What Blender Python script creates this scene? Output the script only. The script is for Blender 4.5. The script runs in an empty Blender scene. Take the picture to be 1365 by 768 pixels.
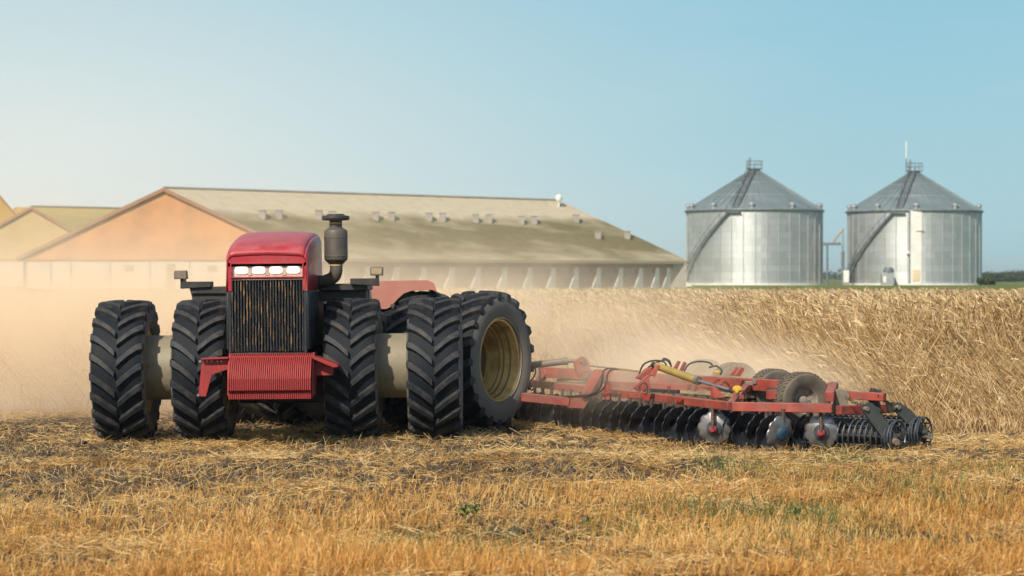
import bpy, math, random
import numpy as np
from mathutils import Vector, Matrix, Euler
R = math.radians
random.seed(7)
rng = np.random.default_rng(11)
sc = bpy.context.scene
col = sc.collection
CAMZ = 2.3
F = 3150.0          # focal length in pixels of a 1365 px wide picture
HOR = 370.0

# ------------------------------------------------------------------ camera
cam_d = bpy.data.cameras.new('camera'); cam = bpy.data.objects.new('camera', cam_d); col.objects.link(cam)
cam.location = (0, 0, CAMZ)
cam.rotation_euler = (R(90) - math.atan((384 - HOR) / F), 0, 0)
cam_d.sensor_width = 36; cam_d.lens = F / 1365 * 36
cam_d.clip_start = 0.5; cam_d.clip_end = 20000
cam_d.dof.use_dof = True; cam_d.dof.focus_distance = 33.0; cam_d.dof.aperture_fstop = 2.7
sc.camera = cam

def at(px, py, Y):
    """a point that the survey of the photograph puts at distance Y"""
    return Vector(((px - 682.5) / F * Y, Y, CAMZ - (py - HOR) / F * Y))
def atz(px, py, z):
    Y = (CAMZ - z) * F / (py - HOR)
    return Vector(((px - 682.5) / F * Y, Y, z))

# ------------------------------------------------------------------ noise
_T = rng.random((256, 256)).astype(np.float64)
def vnoise(x, y):
    x = np.asarray(x, float); y = np.asarray(y, float)
    xi = np.floor(x).astype(int); yi = np.floor(y).astype(int)
    fx = x - xi; fy = y - yi
    fx = fx * fx * (3 - 2 * fx); fy = fy * fy * (3 - 2 * fy)
    g = lambda a, b: _T[a & 255, b & 255]
    return (g(xi, yi) * (1 - fx) + g(xi + 1, yi) * fx) * (1 - fy) + (g(xi, yi + 1) * (1 - fx) + g(xi + 1, yi + 1) * fx) * fy
def fbm(x, y, o=4):
    s = 0; a = .5; t = 0
    for k in range(o):
        s = s + a * vnoise(x + 17.3 * k, y + 9.1 * k); t += a; a *= .5; x = x * 2.03; y = y * 2.03
    return s / t
def sst(a, b, x):
    t = np.clip((x - a) / (b - a), 0, 1); return t * t * (3 - 2 * t)

def edge(x):
    """where the standing crop begins"""
    x = np.asarray(x, float)
    return 41.0 - 5.6 * sst(2.5, 6.2, x) - .8 * sst(6.5, 9.5, x) + .5 * (vnoise(x * .9, x * 0 + 3.3) - .5)
def H(x, y):
    x = np.asarray(x, float); y = np.asarray(y, float)
    z = 1.0 * sst(0, 1, (y - edge(x)) / 8.0) * np.ones_like(x)
    near = 1 - sst(60, 120, y)
    z = z + near * (.07 * (fbm(x * .7, y * .7, 3) - .5) + .04 * (fbm(x * 3.1 + 40, y * 3.1, 2) - .5))
    z = z + .012 * np.clip(x + 3.4, -3, 2.5) * near
    z = z - .08 * sst(28.5, 32.5, y) * (1 - sst(38, 41, y))
    return z

# ------------------------------------------------------------------ materials
def new_mat(name):
    m = bpy.data.materials.new(name); m.use_nodes = True
    nt = m.node_tree; nt.nodes.clear()
    out = nt.nodes.new('ShaderNodeOutputMaterial')
    return m, nt, out
def N(nt, typ, **kw):
    n = nt.nodes.new(typ)
    for k, v in kw.items():
        if k.startswith('i_'):
            key = k[2:]
            key = int(key) if key.isdigit() else key.replace('_', ' ')
            n.inputs[key].default_value = v
        else: setattr(n, k, v)
    return n
def c4(c): return (c[0], c[1], c[2], 1)

def mat(name, c, rough=.5, metal=0, c2=None, scale=6, mixpos=(.4, .65), dust=0, dustc=(.42, .31, .2), bump=0, bscale=40, coat=0, stretch=(1, 1, 1), spec=.5):
    """painted / metal / rubber with blotches (c2), settled dust and fine bump"""
    m, nt, out = new_mat(name); L = nt.links.new
    b = N(nt, 'ShaderNodeBsdfPrincipled'); b.inputs['Roughness'].default_value = rough
    b.inputs['Metallic'].default_value = metal; b.inputs['Coat Weight'].default_value = coat; b.inputs['Coat Roughness'].default_value = .15
    b.inputs['Specular IOR Level'].default_value = spec
    L(b.outputs[0], out.inputs[0])
    tc = N(nt, 'ShaderNodeTexCoord'); mp = N(nt, 'ShaderNodeMapping'); mp.inputs['Scale'].default_value = stretch
    L(tc.outputs['Object'], mp.inputs[0])
    cur = None
    base = N(nt, 'ShaderNodeRGB'); base.outputs[0].default_value = c4(c); cur = base.outputs[0]
    def mask(sc_, lo, hi, det=6):
        n = N(nt, 'ShaderNodeTexNoise', i_Scale=sc_, i_Detail=det, i_Roughness=.62); L(mp.outputs[0], n.inputs['Vector'])
        r = N(nt, 'ShaderNodeMapRange'); r.inputs[1].default_value = lo; r.inputs[2].default_value = hi; L(n.outputs[0], r.inputs[0])
        return r.outputs[0]
    def mix(fac, a, bcol):
        x = N(nt, 'ShaderNodeMix', data_type='RGBA'); L(fac, x.inputs[0]); L(a, x.inputs[6])
        if isinstance(bcol, tuple): x.inputs[7].default_value = c4(bcol)
        else: L(bcol, x.inputs[7])
        return x.outputs[2]
    if c2 is not None: cur = mix(mask(scale, *mixpos), cur, c2)
    if dust > 0:
        g = N(nt, 'ShaderNodeNewGeometry'); sp = N(nt, 'ShaderNodeSeparateXYZ'); L(g.outputs['Normal'], sp.inputs[0])
        r = N(nt, 'ShaderNodeMapRange'); r.inputs[1].default_value = -.3; r.inputs[2].default_value = 1.0; r.inputs[3].default_value = .25; r.inputs[4].default_value = 1.0
        L(sp.outputs[2], r.inputs[0])
        mm = N(nt, 'ShaderNodeMath', operation='MULTIPLY'); L(r.outputs[0], mm.inputs[0]); L(mask(scale * 1.7, .3, .75), mm.inputs[1])
        m2 = N(nt, 'ShaderNodeMath', operation='MULTIPLY'); L(mm.outputs[0], m2.inputs[0]); m2.inputs[1].default_value = dust; m2.use_clamp = True
        cur = mix(m2.outputs[0], cur, dustc)
        rr = N(nt, 'ShaderNodeMapRange'); rr.inputs[3].default_value = rough; rr.inputs[4].default_value = .85; L(m2.outputs[0], rr.inputs[0]); L(rr.outputs[0], b.inputs['Roughness'])
    L(cur, b.inputs['Base Color'])
    if bump > 0:
        n = N(nt, 'ShaderNodeTexNoise', i_Scale=bscale, i_Detail=4); L(mp.outputs[0], n.inputs['Vector'])
        bp = N(nt, 'ShaderNodeBump'); bp.inputs['Strength'].default_value = bump; bp.inputs['Distance'].default_value = .02
        L(n.outputs[0], bp.inputs['Height']); L(bp.outputs[0], b.inputs['Normal'])
    return m

def straw_mat(name, ca, cb, cc, trans=.3):
    """dry stalks: colour runs ca..cb..cc by the attribute 'tint' stored on every stalk"""
    m, nt, out = new_mat(name); L = nt.links.new
    a = N(nt, 'ShaderNodeAttribute', attribute_name='tint')
    cr = N(nt, 'ShaderNodeValToRGB'); e = cr.color_ramp.elements
    e[0].position = 0; e[0].color = c4(ca); e[1].position = 1; e[1].color = c4(cc)
    k = e.new(.5); k.color = c4(cb)
    L(a.outputs['Fac'], cr.inputs[0])
    d = N(nt, 'ShaderNodeBsdfPrincipled', i_Roughness=.55); d.inputs['Specular IOR Level'].default_value = .35
    t = N(nt, 'ShaderNodeBsdfTranslucent'); mx = N(nt, 'ShaderNodeMixShader'); mx.inputs[0].default_value = trans
    L(cr.outputs[0], d.inputs[0]); L(cr.outputs[0], t.inputs[0]); L(d.outputs[0], mx.inputs[1]); L(t.outputs[0], mx.inputs[2]); L(mx.outputs[0], out.inputs[0])
    return m

M = {}
M['red'] = mat('red_paint', (.40, .014, .03), .36, c2=(.33, .016, .028), scale=3, dust=.55, coat=.12, spec=.35, dustc=(.50, .22, .21), bump=.02, bscale=8)  # pink on upward faces: settled dust plus painted sky sheen
M['redfender'] = mat('dusty_red_paint', (.40, .09, .07), .6, c2=(.43, .18, .13), scale=1.2, mixpos=(.3, .7), dust=1.0, dustc=(.5, .34, .24))
M['weightred'] = mat('cast_red', (.34, .018, .02), .5, c2=(.22, .02, .02), scale=9, dust=.28, dustc=(.42, .14, .10), bump=.15, stretch=(4, 1, 1))
M['implred'] = mat('implement_red', (.36, .035, .02), .45, c2=(.20, .03, .026), scale=3, mixpos=(.4, .6), dust=.85, dustc=(.36, .22, .15), bump=.05)
M['black'] = mat('black_plastic', (.011, .016, .024), .38, dust=.12, c2=(.02, .026, .034), scale=8)
M['frameblk'] = mat('black_steel', (.014, .017, .02), .5, c2=(.035, .032, .028), dust=.35, dustc=(.2, .16, .11), bump=.08)
M['grille'] = mat('grille_bar', (.010, .014, .02), .45, c2=(.36, .20, .07), scale=13, mixpos=(.54, .66), stretch=(5, 1, .3))
M['grilleback'] = mat('grille_core', (.012, .011, .010), .8, c2=(.26, .14, .04), scale=14, mixpos=(.54, .7), stretch=(3, 1, .6))
M['rubber'] = mat('tyre_rubber', (.006, .010, .016), .66, c2=(.011, .014, .019), scale=5, dust=.05, dustc=(.17, .135, .10), bump=.12, bscale=30, spec=.22)
M['lug'] = mat('tyre_lug_rubber', (.013, .019, .027), .6, c2=(.045, .043, .040), scale=9, mixpos=(.46, .62), dust=.24, dustc=(.19, .15, .11), bump=.15, bscale=30, spec=.35)
M['sidewall'] = mat('dusty_sidewall', (.135, .13, .115), .8, c2=(.17, .155, .13), scale=3, dust=.4, dustc=(.2, .17, .13), bump=.05)
M['rim'] = mat('cream_yellow_rim', (.66, .46, .16), .4, c2=(.36, .22, .07), scale=4, mixpos=(.45, .65), dust=.1, dustc=(.32, .22, .1), bump=.05)
M['rimdark'] = mat('dark_brown_rim', (.15, .09, .028), .7, c2=(.12, .075, .025), scale=5, bump=.1)  # darker brown for the step faces and the deep inner disc
M['drum'] = mat('beige_steel', (.23, .205, .14), .5, c2=(.18, .125, .06), scale=4, mixpos=(.52, .72), dust=.4, dustc=(.42, .33, .2), bump=.05)
M['exhaust'] = mat('grey_muffler', (.085, .080, .072), .5, metal=.25, c2=(.12, .105, .09), scale=5, dust=.4, dustc=(.26, .19, .12))
M['steel'] = mat('bright_steel', (.55, .56, .58), .3, metal=.9, c2=(.4, .36, .3), scale=6)
M['disc'] = mat('soil_polished_disc', (.15, .19, .25), .34, metal=.75, c2=(.07, .075, .085), scale=6, mixpos=(.4, .6), dust=.2, dustc=(.2, .16, .12))
M['discbright'] = mat('bright_disc', (.37, .37, .38), .40, metal=.75, c2=(.22, .20, .20), scale=5, mixpos=(.38, .62), dust=.15)
M['blue'] = mat('blue_hub_paint', (.006, .055, .11), .45, c2=(.03, .06, .08), scale=20, dust=.12)
M['hubred'] = mat('red_hub', (.42, .03, .05), .4, c2=(.2, .03, .03), scale=20, dust=.3)
M['rust'] = mat('rusty_shank', (.10, .055, .038), .65, c2=(.05, .04, .035), scale=12, dust=.3, bump=.1)
M['darkshank'] = mat('dark_shank', (.05, .04, .035), .7, c2=(.09, .06, .045), scale=12, dust=.3)
M['wheelsteel'] = mat('dusty_wheel_steel', (.42, .38, .33), .5, metal=.3, c2=(.24, .2, .17), scale=9, dust=.3)
M['rustarm'] = mat('worn_black_arm', (.020, .032, .036), .42, c2=(.10, .045, .03), scale=4, mixpos=(.5, .72), dust=.22)
M['rollersteel'] = mat('roller_coil_steel', (.10, .13, .17), .42, metal=.6, c2=(.06, .07, .08), scale=9, dust=.35, dustc=(.25, .2, .15))
M['yellow'] = mat('ochre_cylinder_paint', (.36, .24, .04), .5, c2=(.28, .20, .06), scale=7, dust=.5, dustc=(.42, .32, .16))
M['yellowcap'] = mat('yellow_cap', (.8, .48, .03), .4, c2=(.6, .35, .05))
M['greydust'] = mat('dusty_grey_steel', (.14, .12, .10), .6, c2=(.2, .16, .12), scale=8, dust=.5)
M['hose'] = mat('rubber_hose', (.03, .03, .032), .55, dust=.5, dustc=(.25, .2, .15), scale=20)
M['itire'] = mat('dusty_small_tyre', (.07, .062, .052), .8, c2=(.13, .105, .08), scale=5, dust=.6, dustc=(.3, .23, .16), bump=.2, bscale=40)
M['chaff'] = mat('soil_and_chaff', (.16, .11, .07), .9, c2=(.42, .3, .17), scale=16, mixpos=(.4, .6), bump=1, bscale=50)
M['clod'] = mat('dry_soil_clod', (.052, .038, .026), .95, c2=(.10, .072, .045), scale=14, bump=.6, bscale=60)
M['straw'] = straw_mat('stubble_straw', (.25, .125, .04), (.66, .41, .14), (.88, .66, .33))
M['strawlow'] = straw_mat('orange_stubble', (.38, .17, .04), (.72, .38, .095), (.88, .62, .26))
M['wheat'] = straw_mat('ripe_crop', (.17, .085, .028), (.60, .40, .175), (.88, .70, .43), .18)
M['green'] = straw_mat('green_shoots', (.05, .10, .02), (.10, .17, .04), (.22, .26, .08), .35)
M['leaf'] = straw_mat('weed_leaf', (.03, .09, .02), (.05, .14, .03), (.09, .2, .05), .3)
M['treeleaf'] = straw_mat('tree_leaves', (.02, .04, .012), (.045, .07, .02), (.09, .11, .035), .2)
M['trunk'] = mat('bark', (.09, .065, .045), .9, c2=(.05, .04, .03), bump=.5)
def emis(name, c, s):
    m, nt, out = new_mat(name); e = N(nt, 'ShaderNodeEmission'); e.inputs[0].default_value = c4(c); e.inputs[1].default_value = s
    nt.links.new(e.outputs[0], out.inputs[0]); return m
M['lamp'] = emis('lit_headlight', (1, .93, .80), 6); M['lampglow'] = emis('lit_headlight_glass', (1, .85, .68), 1.7)
M['lampcase'] = mat('lamp_housing_glow', (.66, .50, .42), .35, metal=.2, c2=(.52, .36, .30), scale=12)  # pale warm tone paints the lamps' glow onto their housing
M['amber'] = mat('dusty_lamp_glass', (.42, .33, .20), .3, c2=(.3, .24, .15), scale=20, dust=.3)

# barns and silos
M['gable'] = mat('orange_render_dust_glow', (.66, .30, .12), .85, c2=(.46, .22, .105), scale=.25, dust=0, bump=.1, bscale=3)  # orange wall, its colour deepened to paint in the dust glow
M['gable_tan'] = mat('tan_render', (.55, .38, .17), .85, c2=(.48, .33, .15), scale=.25)
M['basewall'] = mat('pale_panel', (.66, .57, .47), .8, c2=(.58, .48, .38), scale=.4, mixpos=(.4, .7))
M['bay'] = mat('shaded_bay_boards', (.20, .18, .155), .85, c2=(.11, .10, .085), scale=.35, mixpos=(.4, .6))  # shade of the overhang is put into this wall colour
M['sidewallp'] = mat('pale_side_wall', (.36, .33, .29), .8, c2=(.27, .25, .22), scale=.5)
M['white'] = mat('white_concrete', (.80, .78, .72), .7, c2=(.68, .65, .58), scale=.6)
M['trim'] = mat('rust_trim', (.36, .17, .09), .7, c2=(.3, .15, .08), scale=1)
M['dark'] = mat('dark_opening_eave_shade', (.05, .045, .04), .8, c2=(.07, .06, .05), scale=1)
M['dimdoor'] = mat('brown_door', (.40, .27, .19), .7, c2=(.35, .24, .17), scale=1)
def roof_mat(name, c, cm, cs, stain):
    m, nt, out = new_mat(name); L = nt.links.new
    b = N(nt, 'ShaderNodeBsdfPrincipled', i_Roughness=.85); L(b.outputs[0], out.inputs[0])
    uv = N(nt, 'ShaderNodeUVMap'); mp = N(nt, 'ShaderNodeMapping'); mp.inputs['Scale'].default_value = (.07, .13, 1); L(uv.outputs[0], mp.inputs[0])
    n1 = N(nt, 'ShaderNodeTexNoise', i_Scale=2.4, i_Detail=8, i_Roughness=.62, i_Distortion=.4); L(mp.outputs[0], n1.inputs['Vector'])
    n2 = N(nt, 'ShaderNodeTexNoise', i_Scale=.9, i_Detail=5, i_Roughness=.7); L(uv.outputs[0], n2.inputs['Vector'])
    sp = N(nt, 'ShaderNodeSeparateXYZ'); L(uv.outputs[0], sp.inputs[0])
    # moss grows in a broad belt half way down the slope and thins out to both sides
    h = N(nt, 'ShaderNodeMapRange'); h.inputs[1].default_value = 0; h.inputs[2].default_value = 18; L(sp.outputs[1], h.inputs[0])
    cr = N(nt, 'ShaderNodeValToRGB'); e = cr.color_ramp.elements; e[0].position = 0; e[0].color = (.55,) * 3 + (1,); e[1].position = 1; e[1].color = (.0,) * 3 + (1,)
    q = e.new(.35); q.color = (.85,) * 3 + (1,); q = e.new(.62); q.color = (.62,) * 3 + (1,); q = e.new(.8); q.color = (.12,) * 3 + (1,)
    L(h.outputs[0], cr.inputs[0])
    a = N(nt, 'ShaderNodeMath', operation='ADD'); L(cr.outputs[0], a.inputs[0]); L(n1.outputs[0], a.inputs[1])
    r = N(nt, 'ShaderNodeMapRange'); r.inputs[1].default_value = .80; r.inputs[2].default_value = 1.26; r.inputs[4].default_value = stain; L(a.outputs[0], r.inputs[0])
    mx = N(nt, 'ShaderNodeMix', data_type='RGBA'); mx.inputs[6].default_value = c4(c); mx.inputs[7].default_value = c4(cm); L(r.outputs[0], mx.inputs[0])
    r2 = N(nt, 'ShaderNodeMapRange'); r2.inputs[1].default_value = .48; r2.inputs[2].default_value = .75; r2.inputs[4].default_value = .6; L(n2.outputs[0], r2.inputs[0])
    mx2 = N(nt, 'ShaderNodeMix', data_type='RGBA'); mx2.inputs[7].default_value = c4(cs); L(mx.outputs[2], mx2.inputs[6]); L(r2.outputs[0], mx2.inputs[0])
    L(mx2.outputs[2], b.inputs[0])
    w = N(nt, 'ShaderNodeTexWave', wave_type='BANDS', bands_direction='X'); w.inputs['Scale'].default_value = 1.2; L(uv.outputs[0], w.inputs[0])
    bp = N(nt, 'ShaderNodeBump', i_Strength=.3, i_Distance=.06); L(w.outputs[0], bp.inputs['Height']); L(bp.outputs[0], b.inputs['Normal'])
    return m
M['roof'] = roof_mat('mossy_sheet_roof', (.55, .47, .33), (.13, .11, .035), (.30, .24, .12), 1.0)
M['rooflich'] = roof_mat('yellow_lichen_roof', (.44, .34, .13), (.26, .22, .08), (.46, .30, .07), .9)
M['rooforange'] = roof_mat('orange_lichen_roof', (.50, .30, .07), (.40, .24, .06), (.52, .33, .1), .7)
M['skylight'] = mat('roof_light', (.36, .40, .38), .4, c2=(.3, .33, .3))

def silo_mat():
    m, nt, out = new_mat('galvanised_sheet'); L = nt.links.new
    b = N(nt, 'ShaderNodeBsdfPrincipled', i_Metallic=.68); L(b.outputs[0], out.inputs[0])
    uv = N(nt, 'ShaderNodeUVMap')
    br = N(nt, 'ShaderNodeTexBrick'); br.offset = .5; br.inputs['Scale'].default_value = 1
    br.inputs['Brick Width'].default_value = 2.9; br.inputs['Row Height'].default_value = 1.13; br.inputs['Mortar Size'].default_value = .035
    br.inputs['Color1'].default_value = (.47, .50, .50, 1); br.inputs['Color2'].default_value = (.60, .62, .62, 1); br.inputs['Mortar'].default_value = (.42, .44, .44, 1)
    L(uv.outputs[0], br.inputs[0])
    n = N(nt, 'ShaderNodeTexNoise', i_Scale=.5, i_Detail=7, i_Roughness=.65); mp = N(nt, 'ShaderNodeMapping'); mp.inputs['Scale'].default_value = (1.6, .35, 1); L(uv.outputs[0], mp.inputs[0]); L(mp.outputs[0], n.inputs['Vector'])
    mx = N(nt, 'ShaderNodeMix', data_type='RGBA', blend_type='MULTIPLY'); mx.inputs[0].default_value = .55; L(br.outputs[0], mx.inputs[6])
    cr = N(nt, 'ShaderNodeValToRGB'); e = cr.color_ramp.elements; e[0].position = .3; e[0].color = (.72, .71, .68, 1); e[1].position = .7; e[1].color = (1, 1, 1, 1); L(n.outputs[0], cr.inputs[0]); L(cr.outputs[0], mx.inputs[7])
    L(mx.outputs[2], b.inputs[0])
    r = N(nt, 'ShaderNodeMapRange'); r.inputs[3].default_value = .44; r.inputs[4].default_value = .56; L(n.outputs[0], r.inputs[0]); L(r.outputs[0], b.inputs['Roughness'])
    w = N(nt, 'ShaderNodeTexWave', wave_type='BANDS', bands_direction='Y'); w.inputs['Scale'].default_value = 2.6; L(uv.outputs[0], w.inputs[0])
    bp = N(nt, 'ShaderNodeBump', i_Strength=.5, i_Distance=.03); L(w.outputs[0], bp.inputs['Height']); L(bp.outputs[0], b.inputs['Normal'])
    return m
M['silo'] = silo_mat()
M['siloroof'] = mat('galvanised_roof', (.25, .30, .31), .55, metal=.4, c2=(.18, .23, .24), scale=.5, mixpos=(.35, .7))
M['galv'] = mat('galvanised_steel', (.50, .52, .52), .45, metal=.6, c2=(.4, .41, .4), scale=2)
M['galvdark'] = mat('weathered_galvanised', (.24, .26, .27), .55, metal=.4, c2=(.12, .13, .14), scale=2)
M['cream'] = mat('cream_panel', (.72, .58, .38), .6, c2=(.65, .5, .32), scale=1)

def ground_mat():
    m, nt, out = new_mat('field_ground'); L = nt.links.new
    b = N(nt, 'ShaderNodeBsdfPrincipled', i_Roughness=.95); b.inputs['Specular IOR Level'].default_value = .15; L(b.outputs[0], out.inputs[0])
    tc = N(nt, 'ShaderNodeTexCoord')
    def ramp(scale, stops, det=8, rough=.7, vec=None, sx=1, sy=1):
        mp = N(nt, 'ShaderNodeMapping'); mp.inputs['Scale'].default_value = (sx, sy, 1); L(tc.outputs['Object'], mp.inputs[0])
        n = N(nt, 'ShaderNodeTexNoise', i_Scale=scale, i_Detail=det, i_Roughness=rough); L(mp.outputs[0], n.inputs['Vector'])
        cr = N(nt, 'ShaderNodeValToRGB'); e = cr.color_ramp.elements
        e[0].position, e[0].color = stops[0][0], c4(stops[0][1]); e[1].position, e[1].color = stops[-1][0], c4(stops[-1][1])
        for p, c in stops[1:-1]: k = e.new(p); k.color = c4(c)
        L(n.outputs[0], cr.inputs[0]); return cr.outputs[0], n.outputs[0]
    soil, sn = ramp(9, [(.3, (.045, .033, .023)), (.55, (.10, .064, .036)), (.70, (.30, .18, .07))])
    crop, _ = ramp(5, [(.3, (.09, .055, .022)), (.7, (.22, .14, .06))])
    grass, _ = ramp(.12, [(.3, (.085, .12, .022)), (.52, (.14, .165, .034)), (.72, (.26, .23, .07))], sx=1, sy=.35)
    at_ = N(nt, 'ShaderNodeAttribute', attribute_name='zone'); s = N(nt, 'ShaderNodeSeparateColor'); L(at_.outputs['Color'], s.inputs[0])
    m1 = N(nt, 'ShaderNodeMix', data_type='RGBA'); L(s.outputs[0], m1.inputs[0]); L(soil, m1.inputs[6]); L(crop, m1.inputs[7])
    m2 = N(nt, 'ShaderNodeMix', data_type='RGBA'); L(s.outputs[1], m2.inputs[0]); L(m1.outputs[2], m2.inputs[6]); L(grass, m2.inputs[7])
    L(m2.outputs[2], b.inputs[0])
    n3 = N(nt, 'ShaderNodeTexNoise', i_Scale=22, i_Detail=8, i_Roughness=.7); L(tc.outputs['Object'], n3.inputs['Vector'])
    bp = N(nt, 'ShaderNodeBump', i_Strength=.9, i_Distance=.04); L(n3.outputs[0], bp.inputs['Height']); L(bp.outputs[0], b.inputs['Normal'])
    return m
M['ground'] = ground_mat()

# ------------------------------------------------------------------ object helpers
def tag(o, label=None, cat=None, group=None, kind=None):
    if label: o['label'] = label
    if cat: o['category'] = cat
    if group: o['group'] = group
    if kind: o['kind'] = kind
    return o
def empty(name, loc=(0, 0, 0), rot=(0, 0, 0)):
    o = bpy.data.objects.new(name, None); col.objects.link(o); o.location = loc; o.rotation_euler = rot; o.empty_display_size = .3
    return o
class MB:
    def __init__(s, off=None): s.v = []; s.f = []; s.mi = []; s.uv = {}; s.off = Vector(off) if off is not None else Vector((0, 0, 0))
    def add(s, vs, fs, mi=0, uvs=None):
        n = len(s.v); s.v += [tuple(Vector(a) - s.off) for a in vs]
        for k, f in enumerate(fs):
            if uvs: s.uv[len(s.f)] = [uvs[i] for i in f]
            s.f.append(tuple(i + n for i in f)); s.mi.append(mi)
        return s
    def box(s, c, d, mi=0, rot=None):
        c = Vector(c); vs = []
        for x in (-.5, .5):
            for y in (-.5, .5):
                for z in (-.5, .5):
                    p = Vector((x * d[0], y * d[1], z * d[2]))
                    if rot is not None: p = rot @ p
                    vs.append(c + p)
        return s.add(vs, [(0, 1, 3, 2), (4, 6, 7, 5), (0, 4, 5, 1), (2, 3, 7, 6), (0, 2, 6, 4), (1, 5, 7, 3)], mi)
    def box2(s, a, b, mi=0):
        return s.box([(a[i] + b[i]) / 2 for i in range(3)], [abs(b[i] - a[i]) for i in range(3)], mi)
    def beam(s, p0, p1, w, h, mi=0, up=(0, 0, 1)):
        """square bar: the line p0-p1 is the middle of its TOP face"""
        p0 = Vector(p0); p1 = Vector(p1); d = (p1 - p0).normalized(); sd = d.cross(Vector(up)).normalized(); u = sd.cross(d).normalized()
        vs = []
        for p in (p0, p1):
            vs += [p - sd * w / 2, p + sd * w / 2, p + sd * w / 2 - u * h, p - sd * w / 2 - u * h]
        return s.add(vs, [(0, 1, 2, 3), (7, 6, 5, 4), (0, 4, 5, 1), (1, 5, 6, 2), (2, 6, 7, 3), (3, 7, 4, 0)], mi)
    def tube(s, pts, r, n=8, mi=0, caps=True):
        pts = [Vector(p) for p in pts]; rs = r if isinstance(r, (list, tuple)) else [r] * len(pts)
        vs = []; prev = None
        for i, p in enumerate(pts):
            d = (pts[min(i + 1, len(pts) - 1)] - pts[max(i - 1, 0)]).normalized()
            a = d.cross(Vector((0, 0, 1)) if abs(d.z) < .9 else Vector((1, 0, 0))) if prev is None else prev - d * prev.dot(d)
            a = a.normalized(); prev = a; b = d.cross(a)
            for k in range(n):
                t = 2 * math.pi * k / n; vs.append(p + (a * math.cos(t) + b * math.sin(t)) * rs[i])
        fs = []
        for i in range(len(pts) - 1):
            for k in range(n):
                fs.append((i * n + k, i * n + (k + 1) % n, (i + 1) * n + (k + 1) % n, (i + 1) * n + k))
        if caps: fs.append(tuple(range(n))[::-1]); fs.append(tuple((len(pts) - 1) * n + k for k in range(n)))
        return s.add(vs, fs, mi)
    def lathe(s, prof, o, axis, n=48, mi=0, mis=None, closed=False):
        """prof: list of (radius, distance along the axis)"""
        o = Vector(o); ax = Vector(axis).normalized(); a = ax.cross(Vector((0, 0, 1)) if abs(ax.z) < .9 else Vector((1, 0, 0))).normalized(); b = ax.cross(a)
        vs = []
        for (r, t) in prof:
            for k in range(n):
                q = 2 * math.pi * k / n; vs.append(o + ax * t + (a * math.cos(q) + b * math.sin(q)) * r)
        m = len(prof)
        for i in range(m if closed else m - 1):
            j = (i + 1) % m
            n0 = len(s.v)
            fs = [(i * n + k, i * n + (k + 1) % n, j * n + (k + 1) % n, j * n + k) for k in range(n)]
            base = getattr(s, '_lb', None)
            if i == 0:
                base = len(s.v); s.v += [tuple(Vector(x) - s.off) for x in vs]; s._lb = base
            for f in fs: s.f.append(tuple(q + s._lb for q in f)); s.mi.append(mis[i] if mis else mi)
        return s
    def prism(s, poly, vec, mi=0):
        poly = [Vector(p) for p in poly]; vec = Vector(vec); n = len(poly)
        vs = poly + [p + vec for p in poly]
        fs = [tuple(range(n)), tuple(range(2 * n - 1, n - 1, -1))] + [(i, i + n, (i + 1) % n + n, (i + 1) % n) for i in range(n)]
        return s.add(vs, fs, mi)
    def build(s, name, mats, parent=None, loc=(0, 0, 0), rot=(0, 0, 0), bevel=0, smooth=True, ang=35):
        me = bpy.data.meshes.new(name); me.from_pydata(s.v, [], s.f)
        mats = mats if isinstance(mats, (list, tuple)) else [mats]
        for m in mats: me.materials.append(M[m] if isinstance(m, str) else m)
        me.polygons.foreach_set('material_index', s.mi)
        if s.uv:
            uvl = me.uv_layers.new(name='UVMap')
            for p in me.polygons:
                if p.index in s.uv:
                    for li, q in zip(p.loop_indices, s.uv[p.index]): uvl.data[li].uv = q
        if smooth:
            me.polygons.foreach_set('use_smooth', [True] * len(me.polygons)); me.set_sharp_from_angle(angle=R(ang))
        me.update()
        o = bpy.data.objects.new(name, me); col.objects.link(o); o.location = loc; o.rotation_euler = rot
        if parent is not None: o.parent = parent
        if bevel > 0:
            b = o.modifiers.new('Bevel', 'BEVEL'); b.width = bevel; b.segments = 2; b.limit_method = 'ANGLE'; b.angle_limit = R(40); b.harden_normals = False
        return o
def copy_tree(o, parent=None):
    c = o.copy(); col.objects.link(c)
    if parent is not None: c.parent = parent
    for ch in list(o.children): copy_tree(ch, c)
    return c
def smoothpath(pts, n=6):
    """Catmull-Rom through pts"""
    pts = [Vector(p) for p in pts]; out = []
    P = [pts[0] * 2 - pts[1]] + pts + [pts[-1] * 2 - pts[-2]]
    for i in range(1, len(P) - 2):
        for k in range(n):
            t = k / n; a, b, c, d = P[i - 1], P[i], P[i + 1], P[i + 2]
            out.append(.5 * ((2 * b) + (c - a) * t + (2 * a - 5 * b + 4 * c - d) * t * t + (3 * b - a - 3 * c + d) * t ** 3))
    out.append(pts[-1]); return out

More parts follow.
